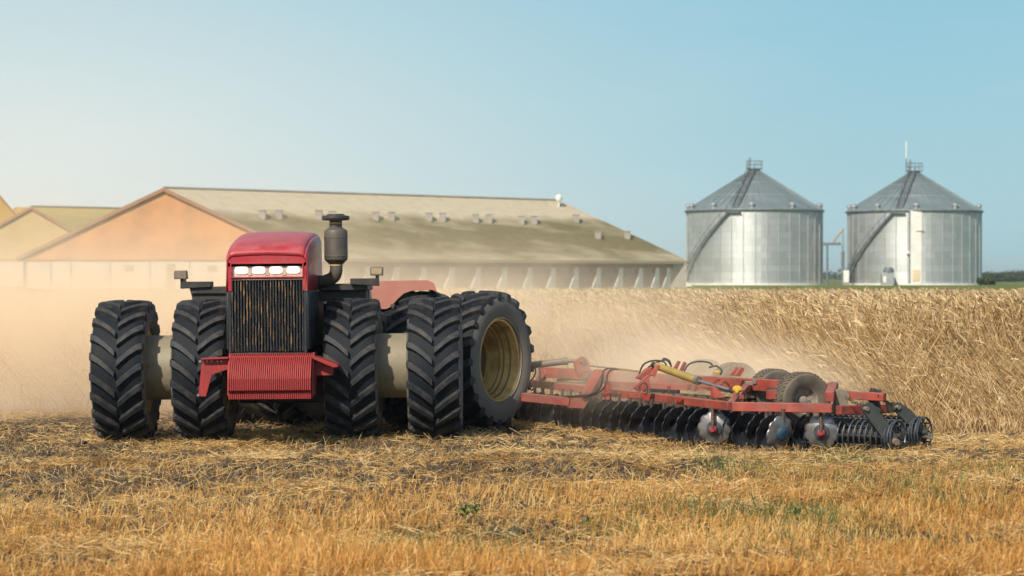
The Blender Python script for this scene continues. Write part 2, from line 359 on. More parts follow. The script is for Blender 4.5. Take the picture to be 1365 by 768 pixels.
# ribbons: many flat stalks as one mesh
def ribbons(P, D, L, B, W, seg, tint, taper=.55, flat=None):
    n = len(P); D = D / np.linalg.norm(D, axis=1, keepdims=True)
    rv = rng.normal(size=(n, 3)); 
    if flat is not None: rv = rv * (1 - flat) + np.array([0, 0, 1.0]) * flat
    S = np.cross(D, rv); S /= np.linalg.norm(S, axis=1, keepdims=True) + 1e-9
    V = np.empty((n, seg + 1, 2, 3)); T = np.empty((n, seg + 1, 2))
    for k in range(seg + 1):
        t = k / seg
        c = P + D * (L * t)[:, None] + B * (L * t * t)[:, None]
        w = W * (1 - (1 - taper) * t)
        V[:, k, 0] = c - S * (w / 2)[:, None]; V[:, k, 1] = c + S * (w / 2)[:, None]
        T[:, k, :] = tint[:, None]
    tip = P + D * L[:, None] + B * L[:, None]
    base = (np.arange(n) * (seg + 1) * 2)[:, None, None]
    k = np.arange(seg)[None, :, None] * 2
    Fc = base + k + np.array([0, 1, 3, 2])[None, None, :]
    return V.reshape(-1, 3), Fc.reshape(-1, 4), T.reshape(-1), tip
def ribbon_obj(name, parts, material, parent=None):
    V = []; Fs = []; T = []; o = 0
    for v, f, t, *_ in parts: V.append(v); Fs.append(f + o); T.append(t); o += len(v)
    V = np.concatenate(V); Fs = np.concatenate(Fs); T = np.concatenate(T)
    me = bpy.data.meshes.new(name); nf = len(Fs)
    me.vertices.add(len(V)); me.vertices.foreach_set('co', V.astype(np.float32).ravel())
    me.loops.add(nf * 4); me.loops.foreach_set('vertex_index', Fs.astype(np.int32).ravel())
    me.polygons.add(nf); me.polygons.foreach_set('loop_start', np.arange(0, nf * 4, 4, dtype=np.int32)); me.polygons.foreach_set('loop_total', np.full(nf, 4, dtype=np.int32))
    me.update(calc_edges=True)
    a = me.attributes.new('tint', 'FLOAT', 'POINT'); a.data.foreach_set('value', T.astype(np.float32))
    me.materials.append(M[material])
    ob = bpy.data.objects.new(name, me); col.objects.link(ob)
    if parent is not None: ob.parent = parent
    return ob

# ------------------------------------------------------------------ ground
def lines(lo, a, b, hi, step, g=1.16):
    xs = list(np.arange(a, b + 1e-6, step)); s = step; x = b
    while x < hi: s *= g; x += s; xs.append(min(x, hi))
    s = step; x = a; pre = []
    while x > lo: s *= g; x -= s; pre.append(max(x, lo))
    return np.array(pre[::-1] + xs)
gx = lines(-6000, -13, 15, 6000, .16); gy = lines(-400, 15, 56, 9000, .16)
GX, GY = np.meshgrid(gx, gy); GZ = H(GX, GY)
gv = np.stack([GX, GY, GZ], -1).reshape(-1, 3); nx = len(gx); ny = len(gy)
ii, jj = np.meshgrid(np.arange(nx - 1), np.arange(ny - 1)); b0 = (jj * nx + ii).ravel()
gf = np.stack([b0, b0 + 1, b0 + nx + 1, b0 + nx], -1)
me = bpy.data.meshes.new('field'); me.vertices.add(len(gv)); me.vertices.foreach_set('co', gv.astype(np.float32).ravel())
me.loops.add(len(gf) * 4); me.loops.foreach_set('vertex_index', gf.astype(np.int32).ravel())
me.polygons.add(len(gf)); me.polygons.foreach_set('loop_start', np.arange(0, len(gf) * 4, 4, dtype=np.int32)); me.polygons.foreach_set('loop_total', np.full(len(gf), 4, dtype=np.int32))
me.update(calc_edges=True)
zc = me.color_attributes.new('zone', 'FLOAT_COLOR', 'POINT')
cz = np.zeros((len(gv), 4)); cz[:, 3] = 1
cz[:, 0] = sst(0, 2, gv[:, 1] - edge(gv[:, 0])); cz[:, 1] = sst(103, 112, gv[:, 1])
zc.data.foreach_set('color', cz.astype(np.float32).ravel())
me.polygons.foreach_set('use_smooth', [True] * len(gf)); me.materials.append(M['ground'])
go = bpy.data.objects.new('ground', me); col.objects.link(go); tag(go, kind='structure')

# ------------------------------------------------------------------ stubble
def soilmask(x, y):
    """0 where bare soil shows through the straw, 1 where straw lies thick"""
    m = fbm(x * .55 + 3, y * .9 + 7, 4) + .5 * (fbm(x * 2.3, y * 3.0 + 50, 3) - .5)
    amt = np.interp(y, [17, 20, 24, 28, 33, 36, 40], [.26, .32, .44, .50, .50, .47, .41])
    left = sst(3, -7, x) * .10 * sst(21, 26, y)
    return sst(amt + .0 + left, amt + .09 + left, m)
def scatter(n, y0, y1, power=1.0, margin=2.8, xmax=None):
    y = y0 + (y1 - y0) * rng.random(n) ** power
    x = (rng.random(n) * 2 - 1) * (y * .2175 + margin)
    keep = y < edge(x) + .6
    return x[keep], y[keep]
# lying straw
x, y = scatter(330000, 17.6, 41.5, 1.15)
keep = rng.random(len(x)) < (.10 + .90 * soilmask(x, y)); x = x[keep]; y = y[keep]; n = len(x)
an = rng.random(n) * 2 * np.pi; el = rng.normal(.12, .2, n)
D = np.stack([np.cos(an) * np.cos(el), np.sin(an) * np.cos(el), np.sin(el)], -1)
P = np.stack([x, y, H(x, y) + rng.random(n) ** 1.6 * .055], -1)
tn = np.clip(.5 + .42 * rng.normal(size=n) * .7 + (fbm(x * .6 + 30, y * .8, 3) - .5) * 1.7, 0, 1)
Wd = .0055 + .0045 * rng.random(n)
lie = ribbons(P, D, .07 + .19 * rng.random(n) ** 1.4, np.stack([rng.normal(0, .1, n), rng.normal(0, .1, n), -rng.random(n) * .22], -1), Wd, 2, tn, .8, .5)
# loose tangled wisps standing off the mat
x, y = scatter(90000, 17.8, 38.5, 1.1)
keep = rng.random(len(x)) < (fbm(x * 1.3, y * 1.3, 3) - .28) * 2.2; x = x[keep]; y = y[keep]; n = len(x)
an = rng.random(n) * 2 * np.pi; el = rng.uniform(.25, 1.15, n)
D = np.stack([np.cos(an) * np.cos(el), np.sin(an) * np.cos(el), np.sin(el)], -1)
P = np.stack([x, y, H(x, y) + .005], -1)
wisp = ribbons(P, D, .07 + .14 * rng.random(n) ** 1.5, np.stack([rng.normal(0, .2, n), rng.normal(0, .2, n), -rng.random(n) * .35], -1), .0045 + .003 * rng.random(n), 3, np.clip(rng.normal(.68, .22, n), 0, 1), .5)
o = ribbon_obj('straw', [lie, wisp], 'straw'); tag(o, 'golden cut straw lying matted over the tilled soil', 'straw', kind='stuff')
# upright stubble, thick close to the camera
x, y = scatter(210000, 17.6, 37.0, 1.4)
row = .5 + .5 * np.cos((x * .97 + y * .25) * 2 * np.pi / .17)
dens = np.interp(y, [17, 21.5, 24, 27, 31, 37], [1, .9, .55, .28, .16, .10]) * (.35 + .65 * row)
dens = dens * np.clip((fbm(x * .9 + 90, y * .7, 3) - .25) * 2.6, .12, 1)
dens = dens * (.55 + .6 * sst(-6, 4, x) + .5 * sst(21.5, 18.5, y)) * np.clip(fbm(x * .35 + 8, y * .5 + 3, 3) * 2.6 - .35, .3, 1.1)
keep = rng.random(len(x)) < dens; x = x[keep]; y = y[keep]; n = len(x)
lean = .12 + .5 * rng.random(n) ** 1.5; an = rng.random(n) * 2 * np.pi
D = np.stack([np.cos(an) * lean + .12, np.sin(an) * lean, np.ones(n)], -1)
P = np.stack([x, y, H(x, y) - .01], -1)
hh = (.07 + .10 * rng.random(n)) * np.interp(y, [17, 24, 30], [1.45, 1.15, .75]) * (.7 + .6 * fbm(x * .8, y * .8 + 77, 2))
up = ribbons(P, D, hh, np.stack([rng.normal(0, .12, n), rng.normal(0, .12, n), -rng.random(n) * .1], -1), .005 + .004 * rng.random(n), 2, np.clip(rng.normal(.46, .27, n) + (fbm(x * .7, y * .7 + 11, 3) - .5) * .9, 0, 1), .7)
o = ribbon_obj('stubble', [up], 'strawlow'); tag(o, 'orange-gold upright stubble across the foreground', 'stubble', kind='stuff')

# clods
def clods():
    vs = []; fs = []
    bm_v = [(0, 0, 1), (0, 0, -1)] + [(math.cos(a), math.sin(a), z) for z, a0 in ((.45, 0), (-.45, .5)) for a in [a0 + k * math.pi / 3 for k in range(6)]]
    bf = [(0, 2 + k, 2 + (k + 1) % 6) for k in range(6)] + [(1, 8 + (k + 1) % 6, 8 + k) for k in range(6)]
    bf += [(2 + k, 8 + k, 2 + (k + 1) % 6) for k in range(6)] + [(2 + (k + 1) % 6, 8 + k, 8 + (k + 1) % 6) for k in range(6)]
    x, y = scatter(42000, 18, 39.5, 1.0)
    sm = soilmask(x, y); k_ = rng.random(len(x)) < np.where(sm < .5, .6, .045)
    x = x[k_]; y = y[k_]; z = H(x, y)
    for i in range(len(x)):
        s = .010 + .055 * random.random() ** 2.8
        sx, sy, sz = s * random.uniform(.8, 1.6), s * random.uniform(.8, 1.3), s * random.uniform(.5, .9); a = random.random() * 6.3
        n0 = len(vs)
        for (u, v, w) in bm_v:
            q = random.uniform(.72, 1.2); uu = u * sx * q; vv = v * sy * q
            vs.append((x[i] + uu * math.cos(a) - vv * math.sin(a), y[i] + uu * math.sin(a) + vv * math.cos(a), z[i] + sz * .35 + w * sz * q))
        fs += [tuple(j + n0 for j in f) for f in bf]
    mb = MB(); mb.v = vs; mb.f = fs; mb.mi = [0] * len(fs)
    return mb.build('soil_clods', 'clod', smooth=False)
tag(clods(), 'dark crumbled soil clods showing between the straw', 'soil', kind='stuff')

# green shoots in the stubble at lower right
spots = [(1075, 705, 1.2, 260), (1190, 660, 1.6, 200), (1000, 640, 1.2, 120), (905, 690, 1.0, 90), (520, 745, .9, 90), (1250, 690, 1.5, 170), (830, 720, .8, 60), (960, 700, 1.0, 80), (1330, 640, 1, 70), (1120, 620, 1.2, 80), (950, 625, .8, 50), (660, 735, 1, 50), (1040, 735, 1.5, 110), (1200, 745, 1.4, 80)]
xs = []; ys = []
for px, py, s_, k in spots:
    c = atz(px, py, 0); xs.append(rng.normal(c.x, s_ * .30, int(k * 1.7))); ys.append(rng.normal(c.y, s_ * .5, int(k * 1.7)))
x = np.concatenate(xs); y = np.concatenate(ys); n = len(x)
D = np.stack([rng.normal(0, .22, n), rng.normal(0, .22, n), np.ones(n)], -1)
gr = ribbons(np.stack([x, y, H(x, y)], -1), D, .12 + .17 * rng.random(n), np.stack([rng.normal(0, .25, n), rng.normal(0, .25, n), -rng.random(n) * .2], -1), .006 + .005 * rng.random(n), 4, rng.random(n), .2)
o = ribbon_obj('green_grass', [gr], 'green'); tag(o, 'sparse green shoots regrowing in the stubble at lower right', 'grass', kind='stuff')

# broadleaf weeds
def weed(px, py, s, label, nl=9):
    c = atz(px, py, 0); c.z = float(H(c.x, c.y)) - .005
    root = empty('weed_plant', c); tag(root, label, 'weed', 'broadleaf weeds in the stubble')
    mb = MB()
    hgt = .12 * s
    mb.tube([(0, 0, 0), (.01 * s, 0, hgt * .6), (.015 * s, 0, hgt)], [.004, .0035, .003], 6)
    st = mb.build('stem', 'green', root)
    a = st.data.attributes.new('tint', 'FLOAT', 'POINT'); a.data.foreach_set('value', [.4] * len(st.data.vertices))
    lv = MB(); tints = []
    for k in range(nl):
        an = k * 2.4; ln = s * random.uniform(.06, .085); w = ln * .36; z0 = hgt * (.45 + .55 * k / nl)
        d = Vector((math.cos(an), math.sin(an), 0)); sd = Vector((-d.y, d.x, 0)); vs = []
        for t, ww, z in ((0, .05, 0), (.3, .8, .35), (.6, 1, .42), (.85, .55, .3), (1, .02, .12)):
            p = Vector((.012 * s, 0, z0)) + d * ln * t + Vector((0, 0, z * ln)); vs += [p - sd * w * ww / 2, p + Vector((0, 0, -.1 * w * ww)), p + sd * w * ww / 2]
        fs = []
        for i in range(4): fs += [(i * 3, i * 3 + 1, i * 3 + 4, i * 3 + 3), (i * 3 + 1, i * 3 + 2, i * 3 + 5, i * 3 + 4)]
        lv.add(vs, fs); tints += [random.random()] * 15
    lo = lv.build('leaves', 'leaf', root)
    a = lo.data.attributes.new('tint', 'FLOAT', 'POINT'); a.data.foreach_set('value', tints)
weed(617, 712, 1.65, 'leafy green weed just left of its twin at bottom centre of the stubble', 11)
weed(631, 707, 1.45, 'leafy green weed just right of its twin at bottom centre of the stubble', 11)
weed(782, 713, 1.0, 'small pale weed alone in orange stubble, right of the bottom centre pair')
weed(1059, 704, 1.3, 'dark green leafy weed in front of the spiral roller, near the bottom edge', 10)
weed(1145, 700, .9, 'small upright weed at lower right beside tall green shoots', 7)

# ------------------------------------------------------------------ standing crop
def crop(n, x0, x1, d0, d1, widen, lod, ymax=None, power=1.0):
    if ymax is None:
        x = rng.uniform(x0, x1, n); d = d0 + (d1 - d0) * rng.random(n) ** power; y = edge(x) + d
    else:
        y = d0 + (ymax - d0) * rng.random(n) ** power; x = rng.uniform(x0, x1, n) * (y / 50.0); d = y - edge(x)
    g = fbm(x * .55, y * .55 + 20, 3)
    keep = rng.random(n) < np.clip((fbm(x * 1.6 + 60, y * 1.9, 3) - .22) * 3.0, .25, 1) ; x, y, d, g = x[keep], y[keep], d[keep], g[keep]; n = len(x)
    s = d / 8.0
    lodge = sst(.01, .09, s) * (1 - sst(.35, .72, s)) * (.55 + .9 * g)
    lodge = .08 + .58 * lodge
    lx = -lodge * 1.35 + rng.normal(0, .26, n) + .6 * (fbm(x * 1.1 + 5, y * 1.1, 2) - .5); ly = -.2 * lodge + rng.normal(0, .16, n)
    flip = rng.random(n) < .20; lx = np.where(flip, -lx * .8, lx)
    D = np.stack([lx, ly, np.ones(n)], -1)
    Ls = np.interp(s, [0, .03, .08, .3, .6, 1, 3], [.26, .34, .80, 1.30, 1.12, .86, .74]) * (.82 + .3 * rng.random(n))
    P = np.stack([x, y, H(x, y) - .02], -1)
    B = np.stack([rng.normal(-.05, .08, n), rng.normal(0, .07, n), -rng.random(n) * .06], -1)
    shade = (g - .5) * .6 + rng.normal(0, .30, n)
    tn = np.clip(.50 + shade, 0, 1)
    W = (.0085 + .009 * rng.random(n)) * widen
    st = ribbons(P, D, Ls, B, W, lod, tn, .6)
    tip = st[3]; Dn = D / np.linalg.norm(D, axis=1, keepdims=True)
    hd = rng.random(n) < np.interp(s, [.05, .12, .5, .75], [0, .08, .22, 1])
    k = np.where(hd & (rng.random(n) < .9))[0]; m = len(k)
    Dh = Dn[k] + 2 * B[k] + np.stack([rng.normal(-.15, .35, m), rng.normal(0, .35, m), rng.normal(0, .15, m)], -1)
    he = ribbons(tip[k], Dh, .12 + .10 * rng.random(m), np.stack([rng.normal(-.22, .3, m), rng.normal(-.1, .3, m), -.15 - .5 * rng.random(m)], -1), (.015 + .011 * rng.random(m)) * widen, 3, np.clip(tn[k] + .16 + rng.normal(0, .15, m), 0, 1), .35)
    out = [st, he]
    if lod > 2:
        k = np.where(rng.random(n) < .28)[0]; m = len(k); t = rng.uniform(.25, .8, m)
        q = P[k] + Dn[k] * (Ls[k] * t)[:, None] + B[k] * (Ls[k] * t * t)[:, None]
        an = rng.random(m) * 2 * np.pi
        lf = ribbons(q, np.stack([np.cos(an), np.sin(an), rng.uniform(-.3, 1.2, m)], -1), .14 + .2 * rng.random(m), np.stack([rng.normal(0, .3, m), rng.normal(0, .3, m), -rng.random(m) * .9], -1), .010 + .008 * rng.random(m), 3, np.clip(tn[k] + rng.normal(.05, .15, m), 0, 1), .15)
        out.append(lf)
    return out
parts_ = crop(52000, -1.5, 13.5, 0, 9, 1.0, 3) + crop(14000, 4.0, 13.5, 0, 2.6, .8, 3) + crop(15000, -16, -1.5, 0, 9, 1.25, 2)
parts_ += crop(42000, -12, 15, 50, 9, 1.25, 2, ymax=68, power=1.1) + crop(42000, -12, 14, 66, 9, 2.2, 2, ymax=106, power=1.0)
o = ribbon_obj('wheat_crop', parts_, 'wheat'); tag(o, 'ripe golden crop standing and leaning behind the machines', 'crop', kind='stuff')

# ------------------------------------------------------------------ tractor
TR = empty('tractor', (-3.42, 34.5, 0), (0, R(-.5), 0))
tag(TR, 'red articulated tractor with eight dual wheels and four lit front lamps', 'tractor')
def tyre_mesh(Rr=1.0, wdt=.72, nl=21):
    mb = MB(); h = wdt / 2; s_ = Rr
    prof = [(.565 * s_, -.29), (.60 * s_, -h * .93), (.72 * s_, -h * 1.07), (.82 * s_, -h * 1.07), (.895 * s_, -h * 1.0), (.918 * s_, -h * .86), (.929 * s_, -h * .5), (.932 * s_, 0),
            (.929 * s_, h * .5), (.918 * s_, h * .86), (.895 * s_, h * 1.0), (.82 * s_, h * 1.07), (.72 * s_, h * 1.07), (.60 * s_, h * .93), (.565 * s_, .29)]
    mis = [2, 2, 2, 2, 0, 0, 0, 0, 0, 0, 2, 2, 2, 2]
    mb.lathe(prof, (0, 0, 0), (1, 0, 0), 72, mis=mis)
    for sd in (-1, 1):
        for i in range(nl):
            th0 = 2 * math.pi * (i + (.5 if sd > 0 else 0)) / nl + random.uniform(-.006, .006)
            st = []
            for t in (0, .12, .35, .6, .85, 1.0):
                xx = sd * (h * 1.035 - (h * 1.035 - .012) * t)
                sweep = .27 * (t ** 1.3)
                rt = Rr * (1.0 - .022 * (abs(xx) / h) ** 2.5) * (1 - (.012 if t == 0 else 0)); rb = Rr * (.935 - .055 * (abs(xx) / h) ** 4) - .012
                wt = .036 + .016 * (1 - t) + .006 * t * t; wb = wt + .014
                # V points down on the side facing forward (-y)
                th = th0 - sweep
                st.append((xx, rt, rb, th, wt, wb))
            vs = []
            for (xx, rt, rb, th, wt, wb) in st:
                for (r_, w_) in ((rb, -wb), (rt, -wt), (rt, wt), (rb, wb)):
                    a = th + w_ / Rr
                    # angle measured from the front horizontal (-y), positive upwards
                    vs.append((xx, -math.cos(a) * r_, math.sin(a) * r_))
            fs = []
            for k in range(len(st) - 1):
                for q in range(3): fs.append((k * 4 + q, k * 4 + q + 1, k * 4 + 5 + q, k * 4 + 4 + q))
            fs.append((0, 3, 2, 1)); e = (len(st) - 1) * 4; fs.append((e, e + 1, e + 2, e + 3))
            # shoulder foot running down the sidewall
            xx, rt, rb, th, wt, wb = st[0]
            n0 = len(vs)
            for (xo, r_, w_) in ((sd * (h * 1.035), rt, wt), (sd * (h * 1.04 + .012), Rr * .90, wt * .9), (sd * (h * 1.05 + .006), Rr * .845, wt * .5)):
                for sg in (-1, 1):
                    a = th + sg * w_ / Rr; vs.append((xo, -math.cos(a) * r_, math.sin(a) * r_)); vs.append((sd * h * .9, -math.cos(a) * r_, math.sin(a) * r_))
            for k in range(2):
                b = n0 + k * 4
                fs += [(b, b + 2, b + 6, b + 4), (b + 1, b, b + 4, b + 5), (b + 2, b + 3, b + 7, b + 6)]
            mb.add(vs, fs, 1)
    return mb
def rim_mesh(s_=1.0, deep=1):
    """deep side towards +x"""
    mb = MB()
    prof = [(.60, .355), (.615, .345), (.61, .325), (.565, .315), (.555, .27), (.55, .20), (.525, .185), (.52, .10), (.50, .085), (.495, .03), (.475, .02), (.465, -.20), (.44, -.225), (.43, -.25), (.20, -.29), (.19, -.20), (.12, -.19), (.02, -.19)]
    mis = [0, 0, 0, 0, 0, 1, 0, 1, 0, 1, 0, 1, 1, 1, 1, 1, 1]
    mb.lathe([(a * s_, b) for a, b in prof], (0, 0, 0), (1, 0, 0), 64, mis=mis)
    back = [(.60, -.355), (.61, -.325), (.565, -.315), (.54, -.31), (.44, -.305), (.10, -.305)]
    mb.lathe([(a * s_, b) for a, b in back], (0, 0, 0), (1, 0, 0), 48)
    mb.lathe([(.56 * s_, -.31), (.54 * s_, 0), (.56 * s_, .31)], (0, 0, 0), (1, 0, 0), 48)
    for k in range(10):
        a = k * math.pi / 5; mb.lathe([(.018, 0), (.018, .03), (.001, .03)], (-.275, math.cos(a) * .28, math.sin(a) * .28), (1, 0, 0), 6, mi=1)
    return mb
_w = rim_mesh().build('wheel', ['rim', 'rimdark'], TR, (0, 0, 0))
_t = tyre_mesh().build('tyre', ['rubber', 'lug', 'sidewall'], _w, bevel=.006, ang=40)
tyre2 = None
def wheel_at(loc, rz, spin, scale=1.0, flip=False, use=[True]):
    global tyre2
    if use[0]: w = _w; use[0] = False
    else: w = copy_tree(_w, TR)
    w.location = loc
    w.rotation_euler = (0, 0, R(rz) + (math.pi if flip else 0)); w.scale = (1 if scale == 1 else 1.0, scale, scale)
    t = w.children[0]
    # a flipped rim turns the tread the wrong way round: turn the tyre back
    t.rotation_euler = (R(spin), 0, 0) if not flip else Euler((R(spin), 0, 0)).to_matrix().to_euler()
    if flip: t.rotation_euler = (Matrix.Rotation(math.pi, 3, 'Z') @ Matrix.Rotation(R(spin), 3, 'X')).to_euler()
    return w
XO, XI = 2.29, 1.10
for (xx, sp, fl) in ((-2.20, 3, True), (-1.05, 9, True), (1.12, 5, False), (2.31, 12, False)):
    wheel_at((xx, 0, .965), 0, sp, 1.03, fl)
RC = Vector((.97, 3.1, 1.00)); ra = R(-29); ux = Vector((math.cos(ra), math.sin(ra), 0)); uy = Vector((-math.sin(ra), math.cos(ra), 0))
for (xx, sp, fl) in ((-2.25, 1, True), (-1.12, 6, True), (1.12, 2, False), (2.27, 8, False)):
    wheel_at(tuple(RC + ux * xx), -29, sp, 1.075, fl)
# dual spacer drums
for c, d in (((-1.98, 0, 1.0), (1, 0, 0)), ((1.38, 0, 1.0), (1, 0, 0))):
    mb = MB(); mb.lathe([(.02, -.02), (.47, -.02), (.485, 0), (.47, .02), (.47, .58), (.485, .60), (.47, .62), (.02, .62)], c, d, 48); mb.build('dual_spacer', 'drum', TR)
for q in (-1.98, 1.38):
    mb = MB(); c = RC + ux * q; mb.lathe([(.02, 0), (.48, 0), (.48, .6), (.02, .6)], c, ux, 40); mb.build('dual_spacer', 'drum', TR)
# axles and chassis
mb = MB(); mb.tube([(-2.3, 0, 1), (2.3, 0, 1)], .16, 16); mb.lathe([(.2, -.3), (.34, -.15), (.34, .15), (.2, .3)], (0, 0, 1), (1, 0, 0), 24); mb.build('front_axle', 'frameblk', TR)
mb = MB(); mb.tube([RC - ux * 2.25, RC + ux * 2.2], .16, 16); mb.lathe([(.2, -.3), (.34, -.15), (.34, .15), (.2, .3)], RC, ux, 24); mb.build('rear_axle', 'frameblk', TR)
mb = MB(); mb.box2((-.42, -1.18, .80), (.42, 1.5, 1.3)); mb.box2((-.66, .9, .42), (.66, 1.8, 1.9)); mb.box2((-.55, -.5, .7), (.55, .5, 1.25)); mb.box2((-.5, -.9, 1.3), (.5, 1.4, 2.1)); mb.box2((-.2, 1.4, .8), (.2, 1.9, 1.3)); mb.build('front_chassis', 'frameblk', TR, bevel=.02)
mb = MB(); rm = Matrix.Rotation(ra, 3, 'Z')
mb.box(RC + Vector((0, 0, .15)) + uy * .1, (.9, 2.9, .9), rot=rm); mb.box(RC - uy * 1.5 + Vector((0, 0, .0)), (.4, .6, .6), rot=rm); mb.build('rear_chassis', 'frameblk', TR, bevel=.02)

# hood: one lofted shell, split by its seams into top panel and two side panels
sec = [(-1.30, .545, 2.600, .09), (-1.288, .553, 2.650, .10), (-1.24, .558, 2.700, .12), (-1.08, .562, 2.755, .13), (-.75, .568, 2.825, .14), (-.35, .574, 2.885, .15), (.05, .580, 2.925, .15), (.45, .584, 2.945, .15), (.75, .586, 2.95, .15)]
ZB = 2.11
def section(y, w, t, r):
    pts = [(-w - .012, ZB), (-w - .004, ZB + .25), (-w, max(t - r - .06, ZB + .3))]
    for k in range(7):
        a = math.pi - k * (math.pi / 2) / 6; pts.append((-w + r + math.cos(a) * r, t - r + math.sin(a) * r))
    mid = [(-w * .45, t + .012), (0, t + .018), (w * .45, t + .012)]
    rgt = [(-x, z) for x, z in pts][::-1]
    return [(x, y, z) for x, z in pts + mid + rgt]
S_ = [section(*s) for s in sec]; ns = len(S_[0]); seamL, seamR = 6, ns - 1 - 6
def strip(name, a, b, matn):
    mb = MB()
    vs = [S_[i][j] for i in range(len(S_)) for j in range(a, b + 1)]; w = b - a + 1
    mb.add(vs, [(i * w + j, (i + 1) * w + j, (i + 1) * w + j + 1, i * w + j + 1) for i in range(len(S_) - 1) for j in range(w - 1)])
    o = mb.build(name, matn, TR, ang=60)
    md = o.modifiers.new('Solid', 'SOLIDIFY'); md.thickness = .02; md.offset = -1
    return o
hood = strip('hood', seamL, seamR, 'red')
for o_ in (strip('hood_side_panel', 0, seamL, 'red'), strip('hood_side_panel', seamR, ns - 1, 'red')): pass
# dark seams between the panels
for j in (seamL, seamR):
    mb = MB(); mb.tube([Vector(S_[i][j]) + Vector((0, -.002 if i == 0 else 0, .001)) for i in range(len(S_))], .0085, 6); mb.build('hood_seam', 'black', TR)
# red nose: closes the front end of the shell round the lamp opening
w0 = .545
mb = MB()
arc = [(x, z) for (x, y_, z) in S_[0]]
up_ = [p for p in arc if p[1] >= 2.45]
poly = [(-.545, -1.30, 2.50)] + [(x, -1.30, z) for x, z in up_] + [(.545, -1.30, 2.50)]
mb.prism([(a, b - .004, c) for a, b, c in poly], (0, .03, 0))
mb.box2((-.549, -1.304, ZB), (-.495, -1.26, 2.497)); mb.box2((.495, -1.304, ZB), (.549, -1.26, 2.497)); mb.box2((-.493, -1.304, 2.275), (.493, -1.27, 2.31))
mb.build('nose_panel', 'red', TR, bevel=.008)
mb = MB()
for a, b in (((-.5, -1.325, 2.492), (.5, -1.306, 2.51)), ((-.5, -1.325, 2.296), (.5, -1.306, 2.312)), ((-.515, -1.325, 2.296), (-.498, -1.306, 2.51)), ((.498, -1.325, 2.296), (.515, -1.306, 2.51))): mb.box2(a, b)
mb.build('lamp_bezel', 'red', TR, bevel=.003)
mb = MB(); mb.box2((-.494, -1.262, 2.312), (.494, -1.24, 2.496)); mb.build('lamp_housing', 'lampcase', TR)
for k in range(4):
    cx_ = -.365 + k * .243
    mb = MB(); n_ = 20
    rr = [Vector((cx_ + .090 * math.copysign(abs(math.cos(t)) ** .5, math.cos(t)), -1.285, 2.404 + .050 * math.copysign(abs(math.sin(t)) ** .5, math.sin(t)))) for t in [2 * math.pi * q / n_ for q in range(n_)]]
    mb.prism(rr, (0, .022, 0)); hl = mb.build('headlight', 'lampglow', TR)
    cc = Vector((cx_, 0, 2.404)); mb = MB(); mb.prism([Vector((cx_ + (q.x - cx_) * .68, -1.289, 2.404 + (q.z - 2.404) * .70)) for q in rr], (0, .008, 0)); mb.build('bulb', 'lamp', hl)
for k in range(3):
    mb = MB(); cx_ = -.2435 + k * .243; mb.box2((cx_ - .028, -1.275, 2.33), (cx_ + .028, -1.263, 2.48)); mb.build('lamp_divider', 'lampcase', TR, bevel=.004)
# badge slit on the hood
mb = MB(); pts = []
for q in range(12):
    t = 2 * math.pi * q / 12; pts.append(Vector((-.315 + .08 * math.cos(t), -1.10 + .06 * math.sin(t), 0)))
def hoodz(x, y): 
    ys = [s[0] for s in sec]; zs = [s[2] for s in sec]; return float(np.interp(y, ys, zs)) + .018
for p in pts: p.z = hoodz(p.x, p.y) + .004
mb.prism(pts, (0, 0, -.02)); mb.build('hood_vent', 'black', TR)
# grille
mb = MB(); mb.box2((-.52, -1.235, 1.25), (.52, -1.20, 2.27)); gb = mb.build('grille', 'grilleback', TR)
mb = MB()
for k in range(25):
    cx_ = -.495 + k * .99 / 24; mb.box2((cx_ - .0095, -1.29, 1.262), (cx_ + .0095, -1.24, 2.255))
mb.build('grille_bars', 'grille', gb)
mb = MB()
mb.box2((-.549, -1.302, 1.245), (-.512, -1.235, 2.105)); mb.box2((.512, -1.302, 1.245), (.549, -1.235, 2.105)); mb.box2((-.51, -1.302, 2.256), (.51, -1.235, 2.273)); mb.box2((-.549, -1.302, 1.225), (.549, -1.235, 1.243))
mb.box2((-.494, -1.300, 2.106), (-.512, -1.237, 2.255)); mb.box2((.494, -1.300, 2.106), (.512, -1.237, 2.255))
mb.build('grille_frame', 'black', gb, bevel=.004)
for sg in (-1, 1):
    mb = MB(); mb.prism([(sg * .552, -1.30, 1.28), (sg * .552, -1.30, 2.105), (sg * .60, -1.22, 2.105), (sg * .655, -.4, 2.105), (sg * .665, .5, 2.105), (sg * .665, .5, 1.40), (sg * .62, -1.18, 1.25)] if False else
        [(sg * .552, -1.30, 2.106), (sg * .582, -1.27, 2.106), (sg * .612, -.5, 2.106), (sg * .618, .9, 2.106), (sg * .50, .9, 2.106), (sg * .50, -1.2, 2.106), (sg * .552, -1.2, 2.106)], (0, 0, -.82))
    mb.build('engine_side_panel', 'black', TR, bevel=.012)
